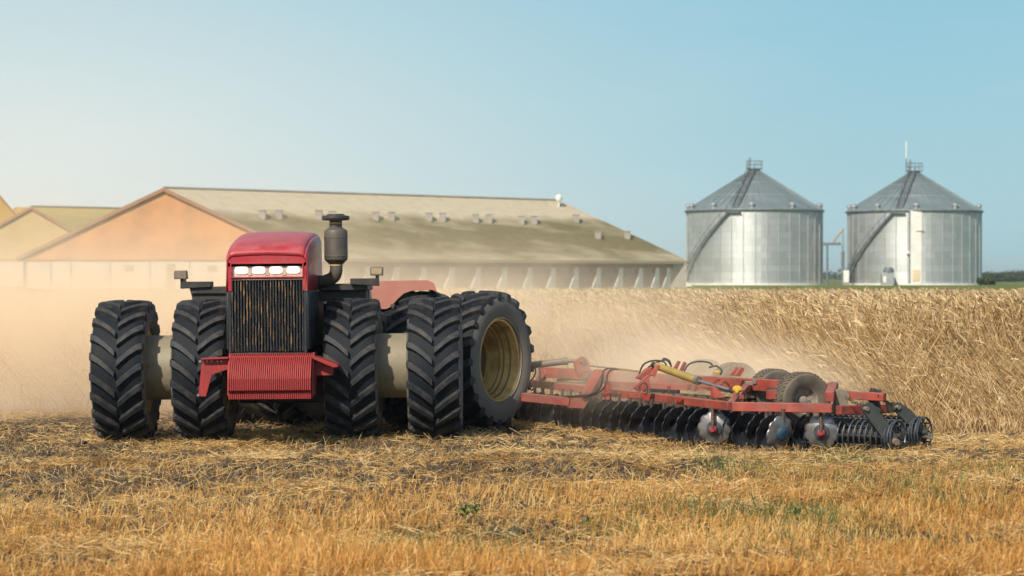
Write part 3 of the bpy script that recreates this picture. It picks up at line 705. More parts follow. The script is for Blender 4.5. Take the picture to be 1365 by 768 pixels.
# front weights: a row of suitcase plates
mb = MB(); NW = 40; x0, x1 = -.515, .640; pw = (x1 - x0) / NW
for k in range(NW):
    xa = x0 + k * pw
    pr = [(-1.20, 1.235), (-1.36, 1.235), (-1.52, 1.19), (-1.66, 1.06), (-1.73, .93), (-1.76, .90), (-1.76, .735), (-1.70, .705), (-1.70, .61), (-1.2, .61)]
    mb.prism([(xa + .003, a, b) for a, b in pr], (pw - .0075, 0, 0))
mb.box2((x0 + .01, -1.5, .62), (x1 - .01, -1.21, 1.2))
fw = mb.build('front_weights', 'weightred', TR, bevel=.003)
for xa, xb in ((x0 - .022, x0 - .001), (x1 + .001, x1 + .022)):
    mb = MB(); mb.prism([(xa, a, b) for a, b in [(-1.15, 1.24), (-1.38, 1.245), (-1.60, .99), (-1.62, .66), (-1.15, .63)]], (xb - xa, 0, 0)); mb.build('end_plate', 'weightred', fw, bevel=.004)
# bracket left (L shape) and right (wedge step)
def pl(px, py, Y): 
    p = at(px, py, Y); return p - Vector((-3.42, 34.5, 0))
mb = MB(); poly = [pl(a, b, 33.1) for a, b in [(305, 477), (270, 478), (265, 528), (275, 528), (283, 499), (305, 492)]]
mb.prism(poly, (0, .03, 0)); mb.prism([pl(a, b, 33.0) for a, b in [(305, 475.5), (268.5, 477), (268.5, 479), (305, 478)]], (0, .22, 0)); bk = mb.build('step_bracket', 'weightred', TR, bevel=.004)
for a, b in ((268, 481), (265, 526)): mb = MB(); mb.lathe([(.001, -.05), (.018, -.05), (.018, .03), (.001, .03)], pl(a, b, 33.12), (0, 1, 0), 10); mb.build('bolt', 'steel', bk)
for a in (277, 283, 291, 296): mb = MB(); mb.lathe([(.001, -.012), (.009, -.012), (.009, .0)], pl(a, 481, 33.1), (0, 1, 0), 8); mb.build('bolt', 'steel', bk)
mb = MB(); mb.prism([pl(a, b, 33.2) for a, b in [(415, 477), (445, 490), (444, 501), (415, 502)]], (0, .25, 0))
mb.prism([pl(a, b, 33.0) for a, b in [(415, 474), (450, 487), (452, 490), (445, 491), (415, 478)]], (0, .5, 0)); mb.build('step_bracket', 'weightred', TR, bevel=.005)
# decks, arms and lamps
mb = MB(); a = pl(255, 384, 34.9); b = pl(304, 400, 34.9)
mb.prism([pl(q, w, 34.6) for q, w in [(255, 383), (304, 382), (304, 401), (258, 400)]], (0, 1.1, 0)); mb.prism([pl(q, w, 34.55) for q, w in [(254, 382), (304, 381), (304, 391), (256, 391)]], (0, .05, 0)); mb.build('side_deck', 'frameblk', TR, bevel=.01)
mb = MB(); mb.prism([pl(q, w, 34.5) for q, w in [(242, 371), (246, 371), (246, 374.5), (282.5, 374.5), (282.5, 382), (242, 384)]], (0, .35, 0)); mb.build('lamp_arm', 'frameblk', TR, bevel=.008)
mb = MB(); mb.prism([pl(q, w, 34.45) for q, w in [(233.5, 361), (235, 359.5), (250, 359.5), (251, 371), (233.5, 371)]], (0, .16, 0)); wl = mb.build('work_light', 'greydust', TR, bevel=.02)
mb = MB(); mb.prism([pl(q, w, 34.6) for q, w in [(427, 379), (491, 379), (492, 388), (427, 388)]], (0, 1.3, 0)); mb.prism([pl(q, w, 34.75) for q, w in [(427, 388), (490, 388), (489, 402), (427, 402)]], (0, 1.1, 0)); mb.build('side_deck', 'frameblk', TR, bevel=.01)
mb = MB(); mb.prism([pl(q, w, 34.5) for q, w in [(468.5, 372), (502.5, 372), (502.5, 368), (505.5, 368), (506, 382.5), (468.5, 380)]], (0, .35, 0)); mb.build('lamp_arm', 'frameblk', TR, bevel=.008)
mb = MB(); mb.prism([pl(q, w, 34.45) for q, w in [(495, 358), (496, 356.5), (511, 356.5), (512.5, 358), (512, 368.5), (495, 368.5)]], (0, .16, 0)); wl = mb.build('work_light', 'greydust', TR, bevel=.02)
mb = MB(); mb.prism([pl(q, w, 34.445) for q, w in [(497, 359), (510.5, 359), (510.5, 366.5), (497, 366.5)]], (0, .01, 0)); mb.build('lamp_glass', 'amber', wl, bevel=.002)
mb = MB(); mb.tube([pl(494, 388, 34.9), pl(494, 402, 34.9)], .02, 8); mb.build('deck_pin', 'steel', TR)
# air intake / exhaust canister
c = pl(450, 380, 34.55); cx_, cy_ = c.x, c.y
def zz(py, Y=34.55): return CAMZ - (py - HOR) / F * Y
mb = MB()
mb.lathe([(.001, zz(304)), (.10, zz(304)), (.165, zz(308)), (.172, zz(310)), (.172, zz(316)), (.176, zz(316.5)), (.176, zz(318)), (.172, zz(318.5)), (.172, zz(341)), (.176, zz(341.5)), (.176, zz(343)), (.172, zz(343.5)), (.168, zz(347)), (.10, zz(353)), (.001, zz(353))], (cx_, cy_, 0), (0, 0, 1), 40)
ex = mb.build('exhaust_stack', 'exhaust', TR, ang=30)
mb = MB()
mb.lathe([(.001, zz(286)), (.12, zz(286)), (.13, zz(287.5)), (.20, zz(289)), (.203, zz(292)), (.19, zz(294.5)), (.10, zz(295)), (.001, zz(295))], (cx_, cy_, 0), (0, 0, 1), 40); mb.build('rain_cap', 'frameblk', ex, ang=30)
mb = MB(); mb.lathe([(.093, zz(294)), (.093, zz(306))], (cx_, cy_, 0), (0, 0, 1), 32); mb.lathe([(.098, zz(297.5)), (.101, zz(298)), (.098, zz(299))], (cx_, cy_, 0), (0, 0, 1), 32, mi=1); mb.build('neck', ['exhaust', 'rim'], ex, ang=30)
mb = MB(); path = smoothpath([(cx_, cy_, zz(352)), (cx_, cy_, zz(362)), (cx_ - .04, cy_ + .02, zz(370)), (cx_ - .15, cy_ + .05, zz(375)), (cx_ - .30, cy_ + .1, zz(378))], 5)
mb.tube(path, .093, 24); mb.lathe([(.098, zz(355)), (.101, zz(354.5)), (.098, zz(353.5))], (cx_, cy_, 0), (0, 0, 1), 32, mi=1)
mb.build('elbow_pipe', ['exhaust', 'rim'], ex, ang=50)
mb = MB(); mb.tube([(cx_ - .22, cy_ + .07, zz(377)), (cx_ - .40, cy_ + .1, zz(379))], .105, 20); mb.build('pipe_clamp', 'frameblk', ex)
# rear cowl (red, dusty) above the rear wheels
mb = MB(); Yc = 36.55
poly = [(497, 375.5), (572, 375), (580, 379), (585, 393), (583, 391), (578, 388.5), (552, 389), (540, 393), (532, 400), (522, 411), (516, 413.5), (497, 413)]
mb.prism([pl(q, w, Yc) for q, w in poly], Vector((-.12, 1.0, 0))); mb.build('rear_cowl', 'redfender', TR, bevel=.03)
mb = MB(); mb.prism([pl(q, w, Yc + .12) for q, w in [(420, 388), (560, 392), (560, 440), (420, 440)]], Vector((.28, 1.0, 0))); mb.build('rear_body', 'frameblk', TR, bevel=.02)

# ------------------------------------------------------------------ disc harrow
HO = Vector((3.0, 34.5, 0))
HR = empty('disc_harrow', HO); tag(HR, 'red disc harrow with scalloped discs and spiral rollers behind the tractor', 'disc harrow')
U = Vector((.43, -.90, 0)).normalized(); V_ = Vector((.90, .43, 0)).normalized()
def hb(): return MB(HO)
# frame beams
def bar(name, p0, p1, w, h, m='implred', bv=.008):
    return hb().beam(p0, p1, w, h).build(name, m, HR, bevel=bv)
A0 = atz(722, 489, .83); A1 = atz(1113, 511, .83)
B0 = atz(706, 506, .62); B1 = atz(975, 536, .60); B2 = atz(1110, 538, .60)
bar('frame_beam', A0, A1, .14, .17); bar('frame_beam', B0, B1, .12, .115); bar('frame_beam', B1 + V_ * .02, B2, .12, .125)
bar('frame_beam', atz(800, 508, .70), atz(1045, 517, .70) + V_ * .1, .1, .10)
bar('frame_beam', A1 - V_ * .02 + Vector((0, 0, .02)), B2 - V_ * .05 + Vector((0, 0, .16)), .12, .14)
# post at the outer rear corner
p = at(1106, 510, 32.0); bar('corner_post', p + Vector((0, 0, 0)), p - Vector((0, 0, .28)), .13, .13, bv=.006)
bar('rear_beam', atz(1108, 520, .76), atz(1180, 524, .74), .10, .11); bar('rear_beam', atz(1118, 541, .57), atz(1184, 539, .55), .10, .12)
bar('rear_post', at(1141, 524, 32.3), at(1141, 547, 32.3), .09, .06); bar('rear_post', at(1179, 522, 32.2), at(1179, 552, 32.2), .10, .06)
bar('drawbar', at(696, 523.5, 36.0), at(760, 530, 35.9), .12, .13)
# hinge plates of the hitch
Yh = 36.2
pp = hb().prism([at(a, b, Yh) for a, b in [(757, 529), (758, 544), (777, 545), (788, 543), (803, 532), (811, 522), (811, 508), (818, 494), (800, 493), (776, 526), (768, 528)]], U * -.05)
pp.build('hitch_plate', 'implred', HR, bevel=.008)
hb().prism([at(a, b, Yh - .05) for a, b in [(773, 528), (792, 492.5), (800, 492.5), (782, 528)]], U * .12).build('hitch_brace', 'implred', HR, bevel=.006)
hb().lathe([(.001, -.14), (.04, -.14), (.045, -.05), (.001, -.05)], at(783, 538, Yh), -U, 12).build('hinge_pin', 'greydust', HR)
hb().prism([at(a, b, 37.3) for a, b in [(766, 482), (775, 475), (781, 477), (788, 488), (787, 494), (775, 496), (772, 503), (768, 494)]], U * -.06).build('cylinder_lug', 'implred', HR, bevel=.006)
hb().lathe([(.001, -.06), (.038, -.06), (.042, .08), (.001, .08)], at(776, 482, 37.3), -U, 12).build('hinge_pin', 'greydust', HR)
# hitch cylinder
h_ = hb(); h_.tube([at(700, 488, 37.6), at(754, 481.5, 37.4)], .055, 16); h_.tube([at(754, 481.5, 37.4), at(774, 480.5, 37.35)], .028, 12); h_.tube([at(752, 481.7, 37.4), at(757, 481.3, 37.4)], .062, 16); h_.build('hitch_cylinder', 'greydust', HR)
# ochre lift cylinder
P0 = at(877, 488.5, 34.2); P1 = at(929, 507, 33.4); P2 = at(977, 521, 32.9)
h_ = hb(); h_.tube([P0, P1], .055, 20); h_.lathe([(.001, -.012), (.058, -.012), (.06, .01), (.055, .02)], P0, P1 - P0, 20); cyl = h_.build('lift_cylinder', 'yellow', HR)
h_ = hb(); d = (P1 - P0).normalized(); h_.tube([P1 - d * .02, P1 + d * .045], .064, 20); h_.build('cylinder_gland', 'greydust', cyl)
h_ = hb(); h_.tube([P1 + d * .04, P2], .022, 12); h_.build('piston_rod', 'steel', cyl)
h_ = hb(); h_.tube([P2 - d * .05, P2 + d * .08], .042, 12); h_.build('clevis', 'frameblk', cyl)
h_ = hb(); h_.tube([P0 - d * .12, P0 + d * .02], .045, 12); h_.build('clevis', 'frameblk', cyl)
h_ = hb(); h_.lathe([(.001, -.03), (.05, -.03), (.055, .06), (.001, .07)], at(982, 519, 32.8), Vector((.3, -1, 0)), 12); h_.build('pivot_cap', 'yellowcap', HR)
for a, b in ((956, 496), (968, 498)):
    h_ = hb(); h_.box(at((a + b - 496 if False else a) , b, 34.3), (.06, .05, .04)); h_.build('valve_cap', 'yellowcap', HR, bevel=.008) if a == 956 else None
# lugs standing on the beams
def lug(poly, Y, th=.04, m='implred', name='frame_lug'):
    return hb().prism([at(a, b, Y) for a, b in poly], U * th).build(name, m, HR, bevel=.004)
lug([(897, 491), (903, 481), (906, 482), (901, 493)], 35.0); lug([(905, 494), (911, 482), (914, 484), (909, 495)], 34.9)
lug([(971, 500), (980, 489), (983, 490), (977, 501)], 34.2); lug([(979, 501), (987, 489), (991, 492), (985, 502)], 34.1)
lug([(846, 504), (860, 491), (874, 488), (872, 493), (858, 508)], 34.4, .08); lug([(866, 500), (874, 486), (878, 487), (872, 502)], 34.1)
lug([(947, 516), (950, 515), (963, 530), (947, 530)], 32.8, .08); lug([(1021, 520), (1032, 519), (1036, 532), (1021, 532)], 32.5, .09)
lug([(977, 523), (981, 523), (981, 532), (977, 532)], 32.6, .03); lug([(986, 526), (990, 526), (991, 532), (985, 532)], 32.5, .03)
lug([(889.5, 514), (893, 514), (893, 525), (889.5, 525)], 33.4, .03)
lug([(843, 517), (862, 500), (865, 500), (865, 516), (850, 522)], 34.2, .03)
lug([(806, 509), (811, 508), (811, 533), (805, 533)], 35.4, .05)
lug([(838, 524), (849, 524.5), (849, 531), (838, 530)], 34.35, .02)
# plates between the beams carrying soil and chaff
def sheet(c0, c1, c2, c3, z, name, m):
    pts = [atz(a, b, z) for a, b in (c0, c1, c2, c3)]; h_ = hb()
    n = 14; vs = []
    for i in range(n + 1):
        for j in range(n + 1):
            u = i / n; v = j / n; p = (pts[0] * (1 - u) + pts[1] * u) * (1 - v) + (pts[3] * (1 - u) + pts[2] * u) * v
            vs.append(p + Vector((0, 0, .06 * float(fbm(p.x * 5, p.y * 5, 3)) * (0 < i < n and 0 < j < n))))
    h_.add(vs, [(i * (n + 1) + j, (i + 1) * (n + 1) + j, (i + 1) * (n + 1) + j + 1, i * (n + 1) + j + 1) for i in range(n) for j in range(n)])
    o = h_.build(name, m, HR); s_ = o.modifiers.new('Solid', 'SOLIDIFY'); s_.thickness = .02; return o
sheet((745, 503), (850, 507), (850, 518), (742, 509), .60, 'chaff_tray', 'chaff'); sheet((850, 510), (1010, 521), (1005, 532), (850, 521), .56, 'chaff_tray', 'chaff')
sheet((1000, 517), (1090, 522), (1100, 534), (985, 530), .53, 'chaff_tray', 'chaff')
bar('cross_beam', atz(802, 495, .80), atz(807, 516, .64), .12, .1); bar('cross_beam', atz(868, 500, .78), atz(852, 522, .62), .10, .1)
bar('cross_beam', atz(1000, 507, .80), atz(975, 534, .61), .10, .1); bar('cross_beam', atz(728, 492, .80), atz(716, 506, .62), .10, .1)
# valve blocks
h_ = hb(); h_.box(at(1001, 511, 33.6), (.16, .1, .06)); h_.box(at(1006, 509, 33.5), (.05, .08, .07)); h_.build('valve_block', 'greydust', HR, bevel=.008)
h_ = hb(); h_.beam(at(868, 518, 33.6), at(905, 520, 33.3), .06, .05); h_.build('stop_bar', 'frameblk', HR, bevel=.005)
# hoses
def hose(pts, r=.013): h_ = hb(); h_.tube(smoothpath([at(*p) for p in pts], 7), r, 8); h_.build('hydraulic_hose', 'hose', HR)
hose([(708, 521, 37.2), (718, 512, 37.1), (720, 500, 37.1), (718, 490, 37.2)]); hose([(704, 510, 37.4), (710, 505, 37.4), (714, 496, 37.4), (712, 488, 37.4)])
hose([(745, 529, 36.0), (775, 527, 35.6), (792, 524, 35.4), (801, 515, 35.3), (803, 502, 35.3), (806, 493, 35.6), (820, 491, 35.8)])
hose([(750, 530, 36.0), (782, 528, 35.6), (800, 522, 35.3), (808, 511, 35.2), (810, 499, 35.3), (816, 493, 35.5), (835, 493, 35.4)])
hose([(852, 498, 35.0), (858, 486, 34.8), (870, 481, 34.6), (884, 482, 34.4), (889, 488, 34.4)]); hose([(864, 490, 34.8), (874, 484, 34.6), (888, 480, 34.5), (895, 488, 34.5)])
hose([(882, 483, 34.6), (885, 478, 34.6), (892, 481, 34.6), (895, 489, 34.6)]); hose([(912, 495, 34.6), (918, 486, 34.6), (930, 482, 34.6), (944, 483, 34.6), (950, 487, 34.6)])
hose([(945, 490, 34.5), (955, 488, 34.5), (962, 494, 34.4), (960, 500, 34.4)]); hose([(984, 530, 32.7), (985, 523, 32.7), (990, 521, 32.6), (994, 526, 32.6), (994, 532, 32.6)], .01)
hose([(853, 522, 34.0), (853, 514, 34.0), (859, 510, 34.0), (863, 516, 34.0), (863, 524, 34.0)], .01)
for q0, q1 in ((at(700, 526.5, 36.9), at(730, 528, 36.2)), (at(825, 493, 35.3), at(850, 495, 35.0))): h_ = hb(); h_.tube([q0, q1], .011, 8); h_.build('hose_sleeve', 'yellow', HR)
h_ = hb(); h_.tube(smoothpath([at(788, 488, 37.2), at(815, 491, 36.4), at(850, 495, 35.3)], 5), .014, 8); h_.build('hydraulic_hose', 'hose', HR)

# transport wheels folded up on the frame
def small_tyre():
    mb = MB(); R_ = .385; h = .14
    mb.lathe([(.19, -.11), (.22, -.13), (.29, -.155), (.345, -.15), (.368, -.125), (.375, -.06), (.377, 0), (.375, .06), (.368, .125), (.345, .15), (.29, .155), (.22, .13), (.19, .11)], (0, 0, 0), (1, 0, 0), 56)
    for i in range(40):
        for xx, o_ in ((-.095, 0), (-.035, .5), (.035, 0), (.095, .5)):
            a = 2 * math.pi * (i + o_) / 40; r_ = .376; w = .021
            mb.box((xx, -math.cos(a) * r_, math.sin(a) * r_), (.048, .022, .034), 0, Matrix.Rotation(-a, 3, 'X') @ Matrix.Rotation(.35 if o_ else -.35, 3, 'Y') if False else Matrix.Rotation(-a, 3, 'X'))
    return mb
mb = MB()
mb.lathe([(.205, .12), (.21, .115), (.20, .10), (.18, .095), (.172, .02), (.165, .0), (.06, -.015), (.055, .05), (.03, .06), (.001, .06)], (0, 0, 0), (1, 0, 0), 40)
mb.lathe([(.205, -.12), (.19, -.1), (.18, -.02), (.05, -.02)], (0, 0, 0), (1, 0, 0), 32); mb.lathe([(.192, -.11), (.192, .11)], (0, 0, 0), (1, 0, 0), 32)
for k in range(6):
    a = k * math.pi / 3; mb.lathe([(.014, 0), (.014, .03), (.001, .03)], (-.005, math.cos(a) * .11, math.sin(a) * .11), (1, 0, 0), 6)
tw = mb.build('transport_wheel', 'wheelsteel', HR)
small_tyre().build('tyre', 'itire', tw)
for i, (px, Y, zc) in enumerate(((1069, 32.5, .615), (1031, 34.6, .58), (979, 36.0, .62), (938, 36.9, .64))):
    w = tw if i == 0 else copy_tree(tw, HR)
    p = at(px, 400, Y); w.location = (p.x - HO.x, Y - HO.y, zc); w.rotation_euler = (0, 0, R((-68, -66, -66, -66)[i]))
for q0, q1 in ((at(1078, 523, 32.6), at(1025, 520, 33.9)), (at(985, 510, 35.9), at(935, 508, 37.0))): h_ = hb(); h_.tube([q0, q1], .04, 10); h_.build('wheel_axle', 'frameblk', HR)

# scalloped discs
def disc_mesh(bright=False):
    mb = MB(); n = 80; rings = (.05, .12, .19, .245, .28); vs = []
    for r_ in rings:
        for k in range(n):
            a = 2 * math.pi * k / n; sc_ = 1.0
            if r_ > .2: sc_ = 1 - (.095 if r_ > .26 else .03) * (1 - abs(math.sin(a * 5.0))) ** 1.3
            rr_ = r_ * sc_; vs.append((.055 * (r_ / .275) ** 2, math.cos(a) * rr_, math.sin(a) * rr_))
    mb.add(vs, [(i * n + k, i * n + (k + 1) % n, (i + 1) * n + (k + 1) % n, (i + 1) * n + k) for i in range(len(rings) - 1) for k in range(n)])
    return mb
def make_disc(bright, blue):
    sh = MB()   # shank in the disc's frame: +x is the hollow side
    return None
protoD = {}
def place_disc(x, y, z, yaw, tilt, kind, top, hub):
    """kind dark / bright; shank runs up to height top"""
    key = (kind, hub)
    p = Vector((x, y, z)) - HO
    sh = MB(); 
    off = Vector((math.cos(yaw), math.sin(yaw), 0)) * (0 if hub == 'plain' else -.02 if hub == 'blue' else -.10)
    sk = ('shank', hub == 'red')
    if sk not in protoD:
        b = MB(); b.tube([(0, 0, .02), (0, 0, .12), (.0, .02, .25), (0, .03, top - z)] if hub == 'red' else [(0, .03, .15), (0, .03, .22), (0, .02, .27), (0, .02, top - z)], [.024, .026, .024, .03], 8); protoD[sk] = b.build('disc_shank', 'rust' if hub == 'red' else 'darkshank', HR); s_ob = protoD[sk]
    else:
        s_ob = protoD[sk].copy(); col.objects.link(s_ob)
    s_ob.parent = HR; s_ob.location = p + off; s_ob.rotation_euler = (0, 0, 0)
    if key not in protoD:
        o = disc_mesh().build('disc', 'disc' if kind == 'dark' else 'discbright', s_ob, ang=50)
        sd = o.modifiers.new('Solid', 'SOLIDIFY'); sd.thickness = .006
        b = MB()
        if hub == 'blue': b.lathe([(.10, -.03), (.115, -.02), (.115, .03), (.09, .05), (.03, .055), (.001, .055)], (0, 0, 0), (-1, 0, 0), 28); mm = 'blue'
        elif hub == 'red': b.lathe([(.062, 0), (.06, .09), (.05, .10), (.032, .105), (.03, .14), (.001, .14)], (0, 0, 0), (-1, 0, 0), 20); mm = 'hubred'
        else: b.lathe([(.09, 0), (.085, .02), (.05, .03), (.05, .06), (.001, .06)], (0, 0, 0), (-1, 0, 0), 16); mm = 'frameblk'
        h2 = b.build('hub', mm, o)
        if hub == 'blue':
            b = MB()
            for k in range(5):
                a = k * 2 * math.pi / 5; b.lathe([(.010, .05), (.010, .062), (.001, .062)], (0, math.cos(a) * .06, math.sin(a) * .06), (-1, 0, 0), 6)
            b.v and b.build('hub_bolts', 'frameblk', o)
        if hub == 'red': b = MB(); b.lathe([(.125, .002), (.12, .014), (.05, .02)], (0, 0, 0), (-1, 0, 0), 28); b.build('hub_plate', 'disc', o)
        protoD[key] = o
    else: o = copy_tree(protoD[key], s_ob)
    o.location = -off + Vector((0, 0, 0)); o.rotation_euler = (0, tilt, yaw)
    o.rotation_mode = 'XYZ'
    # random spin about its own axis
    m = Matrix.Rotation(yaw, 4, 'Z') @ Matrix.Rotation(tilt, 4, 'Y') @ Matrix.Rotation(random.random() * .6, 4, 'X')
    o.rotation_euler = m.to_euler(); o.scale = (1, .87, .87) if kind == 'bright' else (1, random.uniform(.93, 1.0), random.uniform(.93, 1.0)); return o
def row(p0, n, step, yaw, kind='dark', zt=.56, skip=0):
    for k in range(n):
        q = Vector(p0) - U * (step * (k + skip)) + Vector((random.uniform(-.02, .02), 0, 0))
        place_disc(q.x, q.y, .20 + random.uniform(-.015, .015) + float(.012 * min(q.x + 3.4, 2.5)) * .5, yaw + R(random.uniform(-5, 5)), R(14), kind, zt, 'plain')
dyaw = R(-147)      # disc axis, hollow side away from the tractor
row((2.74, 32.9, 0), 18, .325, R(-50), skip=1)
place_disc(2.80, 32.75, .205, R(75), R(-4), 'bright', .56, 'red')
row((3.61, 31.8, 0), 6, .31, R(-52), skip=1)
place_disc(3.63, 31.72, .205, R(130), R(-12), 'bright', .56, 'blue')
row((4.15, 32.15, 0), 16, .33, R(-50), skip=1)
place_disc(4.20, 32.05, .20, R(78), R(-4), 'bright', .56, 'red')

for px, Y in ((985, 32.9), (999, 32.8), (1013, 32.7), (1027, 32.6), (1053, 32.4), (1064, 32.4), (1077, 32.3)):
    p = at(px, 545, Y); hb().tube([p + Vector((0, 0, .03)), p + Vector((0, 0, -.22)), p + Vector((.03, .02, -.3))], .028, 8).build('shank_post', 'darkshank', HR)
# spiral rollers
def roller(near, length, r_, turns, name='spiral_roller'):
    ax = Vector((-.79, .61, 0)).normalized(); a = Vector((0, 0, 1)); b = ax.cross(a); near = Vector(near)
    h_ = hb(); pts = []
    n = int(turns * 22)
    for i in range(n + 1):
        t = i / n; q = 2 * math.pi * turns * t; pts.append(near + ax * (length * t) + (a * math.sin(q) + b * math.cos(q)) * r_)
    h_.tube(pts, .0125, 6)
    o = h_.build(name, 'rollersteel', HR)
    h_ = hb()
    for k in range(8):
        q = 2 * math.pi * k / 8; of = (a * math.sin(q) + b * math.cos(q)) * (r_ - .035); h_.tube([near + of, near + of + ax * length], .013, 6)
    h_.tube([near - ax * .06, near + ax * .05], .045, 12); h_.tube([near + ax * .05, near + ax * length], .13, 16); h_.build('roller_core_shade', 'frameblk', o)  # thick black drum added to stand for the shadow inside the coil
    # end rings
    for d_ in (0, .09):
        h_ = hb(); ring = [near + ax * d_ + (a * math.sin(q) + b * math.cos(q)) * (r_ - .002) for q in [2 * math.pi * k / 36 for k in range(37)]]; h_.tube(ring, .014, 6); h_.build('end_ring', 'rollersteel', o)
    h_ = hb()
    for k in range(5):
        q = 2 * math.pi * k / 5 + .3; h_.tube([near + ax * .03, near + ax * .03 + (a * math.sin(q) + b * math.cos(q)) * (r_ - .01)], .010, 6)
    h_.build('spoke', 'rollersteel', o)
N1 = Vector((5.18, 31.72, .165)); N2 = Vector((5.64, 32.3, .175))
roller(N1, 2.9, .215, 34); roller(N2, 2.6, .215, 31)
# arms to the rollers
def arm(poly, Y, th, m, bolts):
    o = hb().prism([at(a, b, Y) for a, b in poly], U * -th).build('roller_arm', m, HR, bevel=.006)
    for (a, b, r_) in bolts:
        h_ = hb(); h_.lathe([(.001, -.05), (r_, -.05), (r_ * 1.15, .0), (r_ * 1.15, .04)], at(a, b, Y), -U, 14); h_.build('bolt', 'greydust', o)
arm([(1149, 545), (1151, 539), (1158, 536), (1164, 538), (1171, 547), (1196, 580), (1198, 590), (1193, 594), (1186, 593), (1178, 586)], 31.62, .035, 'rustarm', [(1154, 545, .03), (1193, 589, .045)])
arm([(1191, 546), (1191, 539), (1197, 536), (1206, 540), (1215, 547), (1236, 571), (1240, 580), (1236, 586), (1228, 584), (1196, 551)], 32.3, .035, 'rustarm', [(1196, 543, .028), (1236, 581, .045)])
hb().prism([at(a, b, 32.15) for a, b in [(1112, 520), (1117, 518), (1128, 521), (1131, 528), (1126, 540), (1117, 546), (1114, 554), (1109, 552)]], U * .05).build('arm_bracket', 'greydust', HR, bevel=.006)
hb().prism([at(a, b, 32.1) for a, b in [(1160, 517), (1172, 520), (1171, 524), (1167, 527), (1171, 540), (1171, 550), (1158, 540), (1157, 530)]], U * .06).build('arm_bracket', 'frameblk', HR, bevel=.006)
hb().prism([at(a, b, 32.5) for a, b in [(1180, 537), (1191, 536), (1196, 541), (1190, 550), (1182, 550)]], U * .05).build('arm_bracket', 'frameblk', HR, bevel=.006)
def chain(a, b, nlk):
    h_ = hb(); a = Vector(a); b = Vector(b); d = (b - a) / nlk
    for i in range(nlk):
        c = a + d * (i + .5) + Vector((0, 0, -.03 * math.sin(math.pi * (i + .5) / nlk))); dn = d.normalized(); s1 = dn.cross(Vector((0, 0, 1))).normalized(); s2 = dn.cross(s1)
        sd = s1 if i % 2 else s2
        ring = [c + dn * math.cos(q) * d.length * .62 + sd * math.sin(q) * .02 for q in [2 * math.pi * k / 10 for k in range(11)]]; h_.tube(ring, .0075, 5)
    h_.build('chain', 'rust', HR)
chain(at(1128, 530, 31.95), at(1153, 539, 31.6), 8); chain(at(1171, 527, 31.9), at(1193, 539, 32.2), 8)

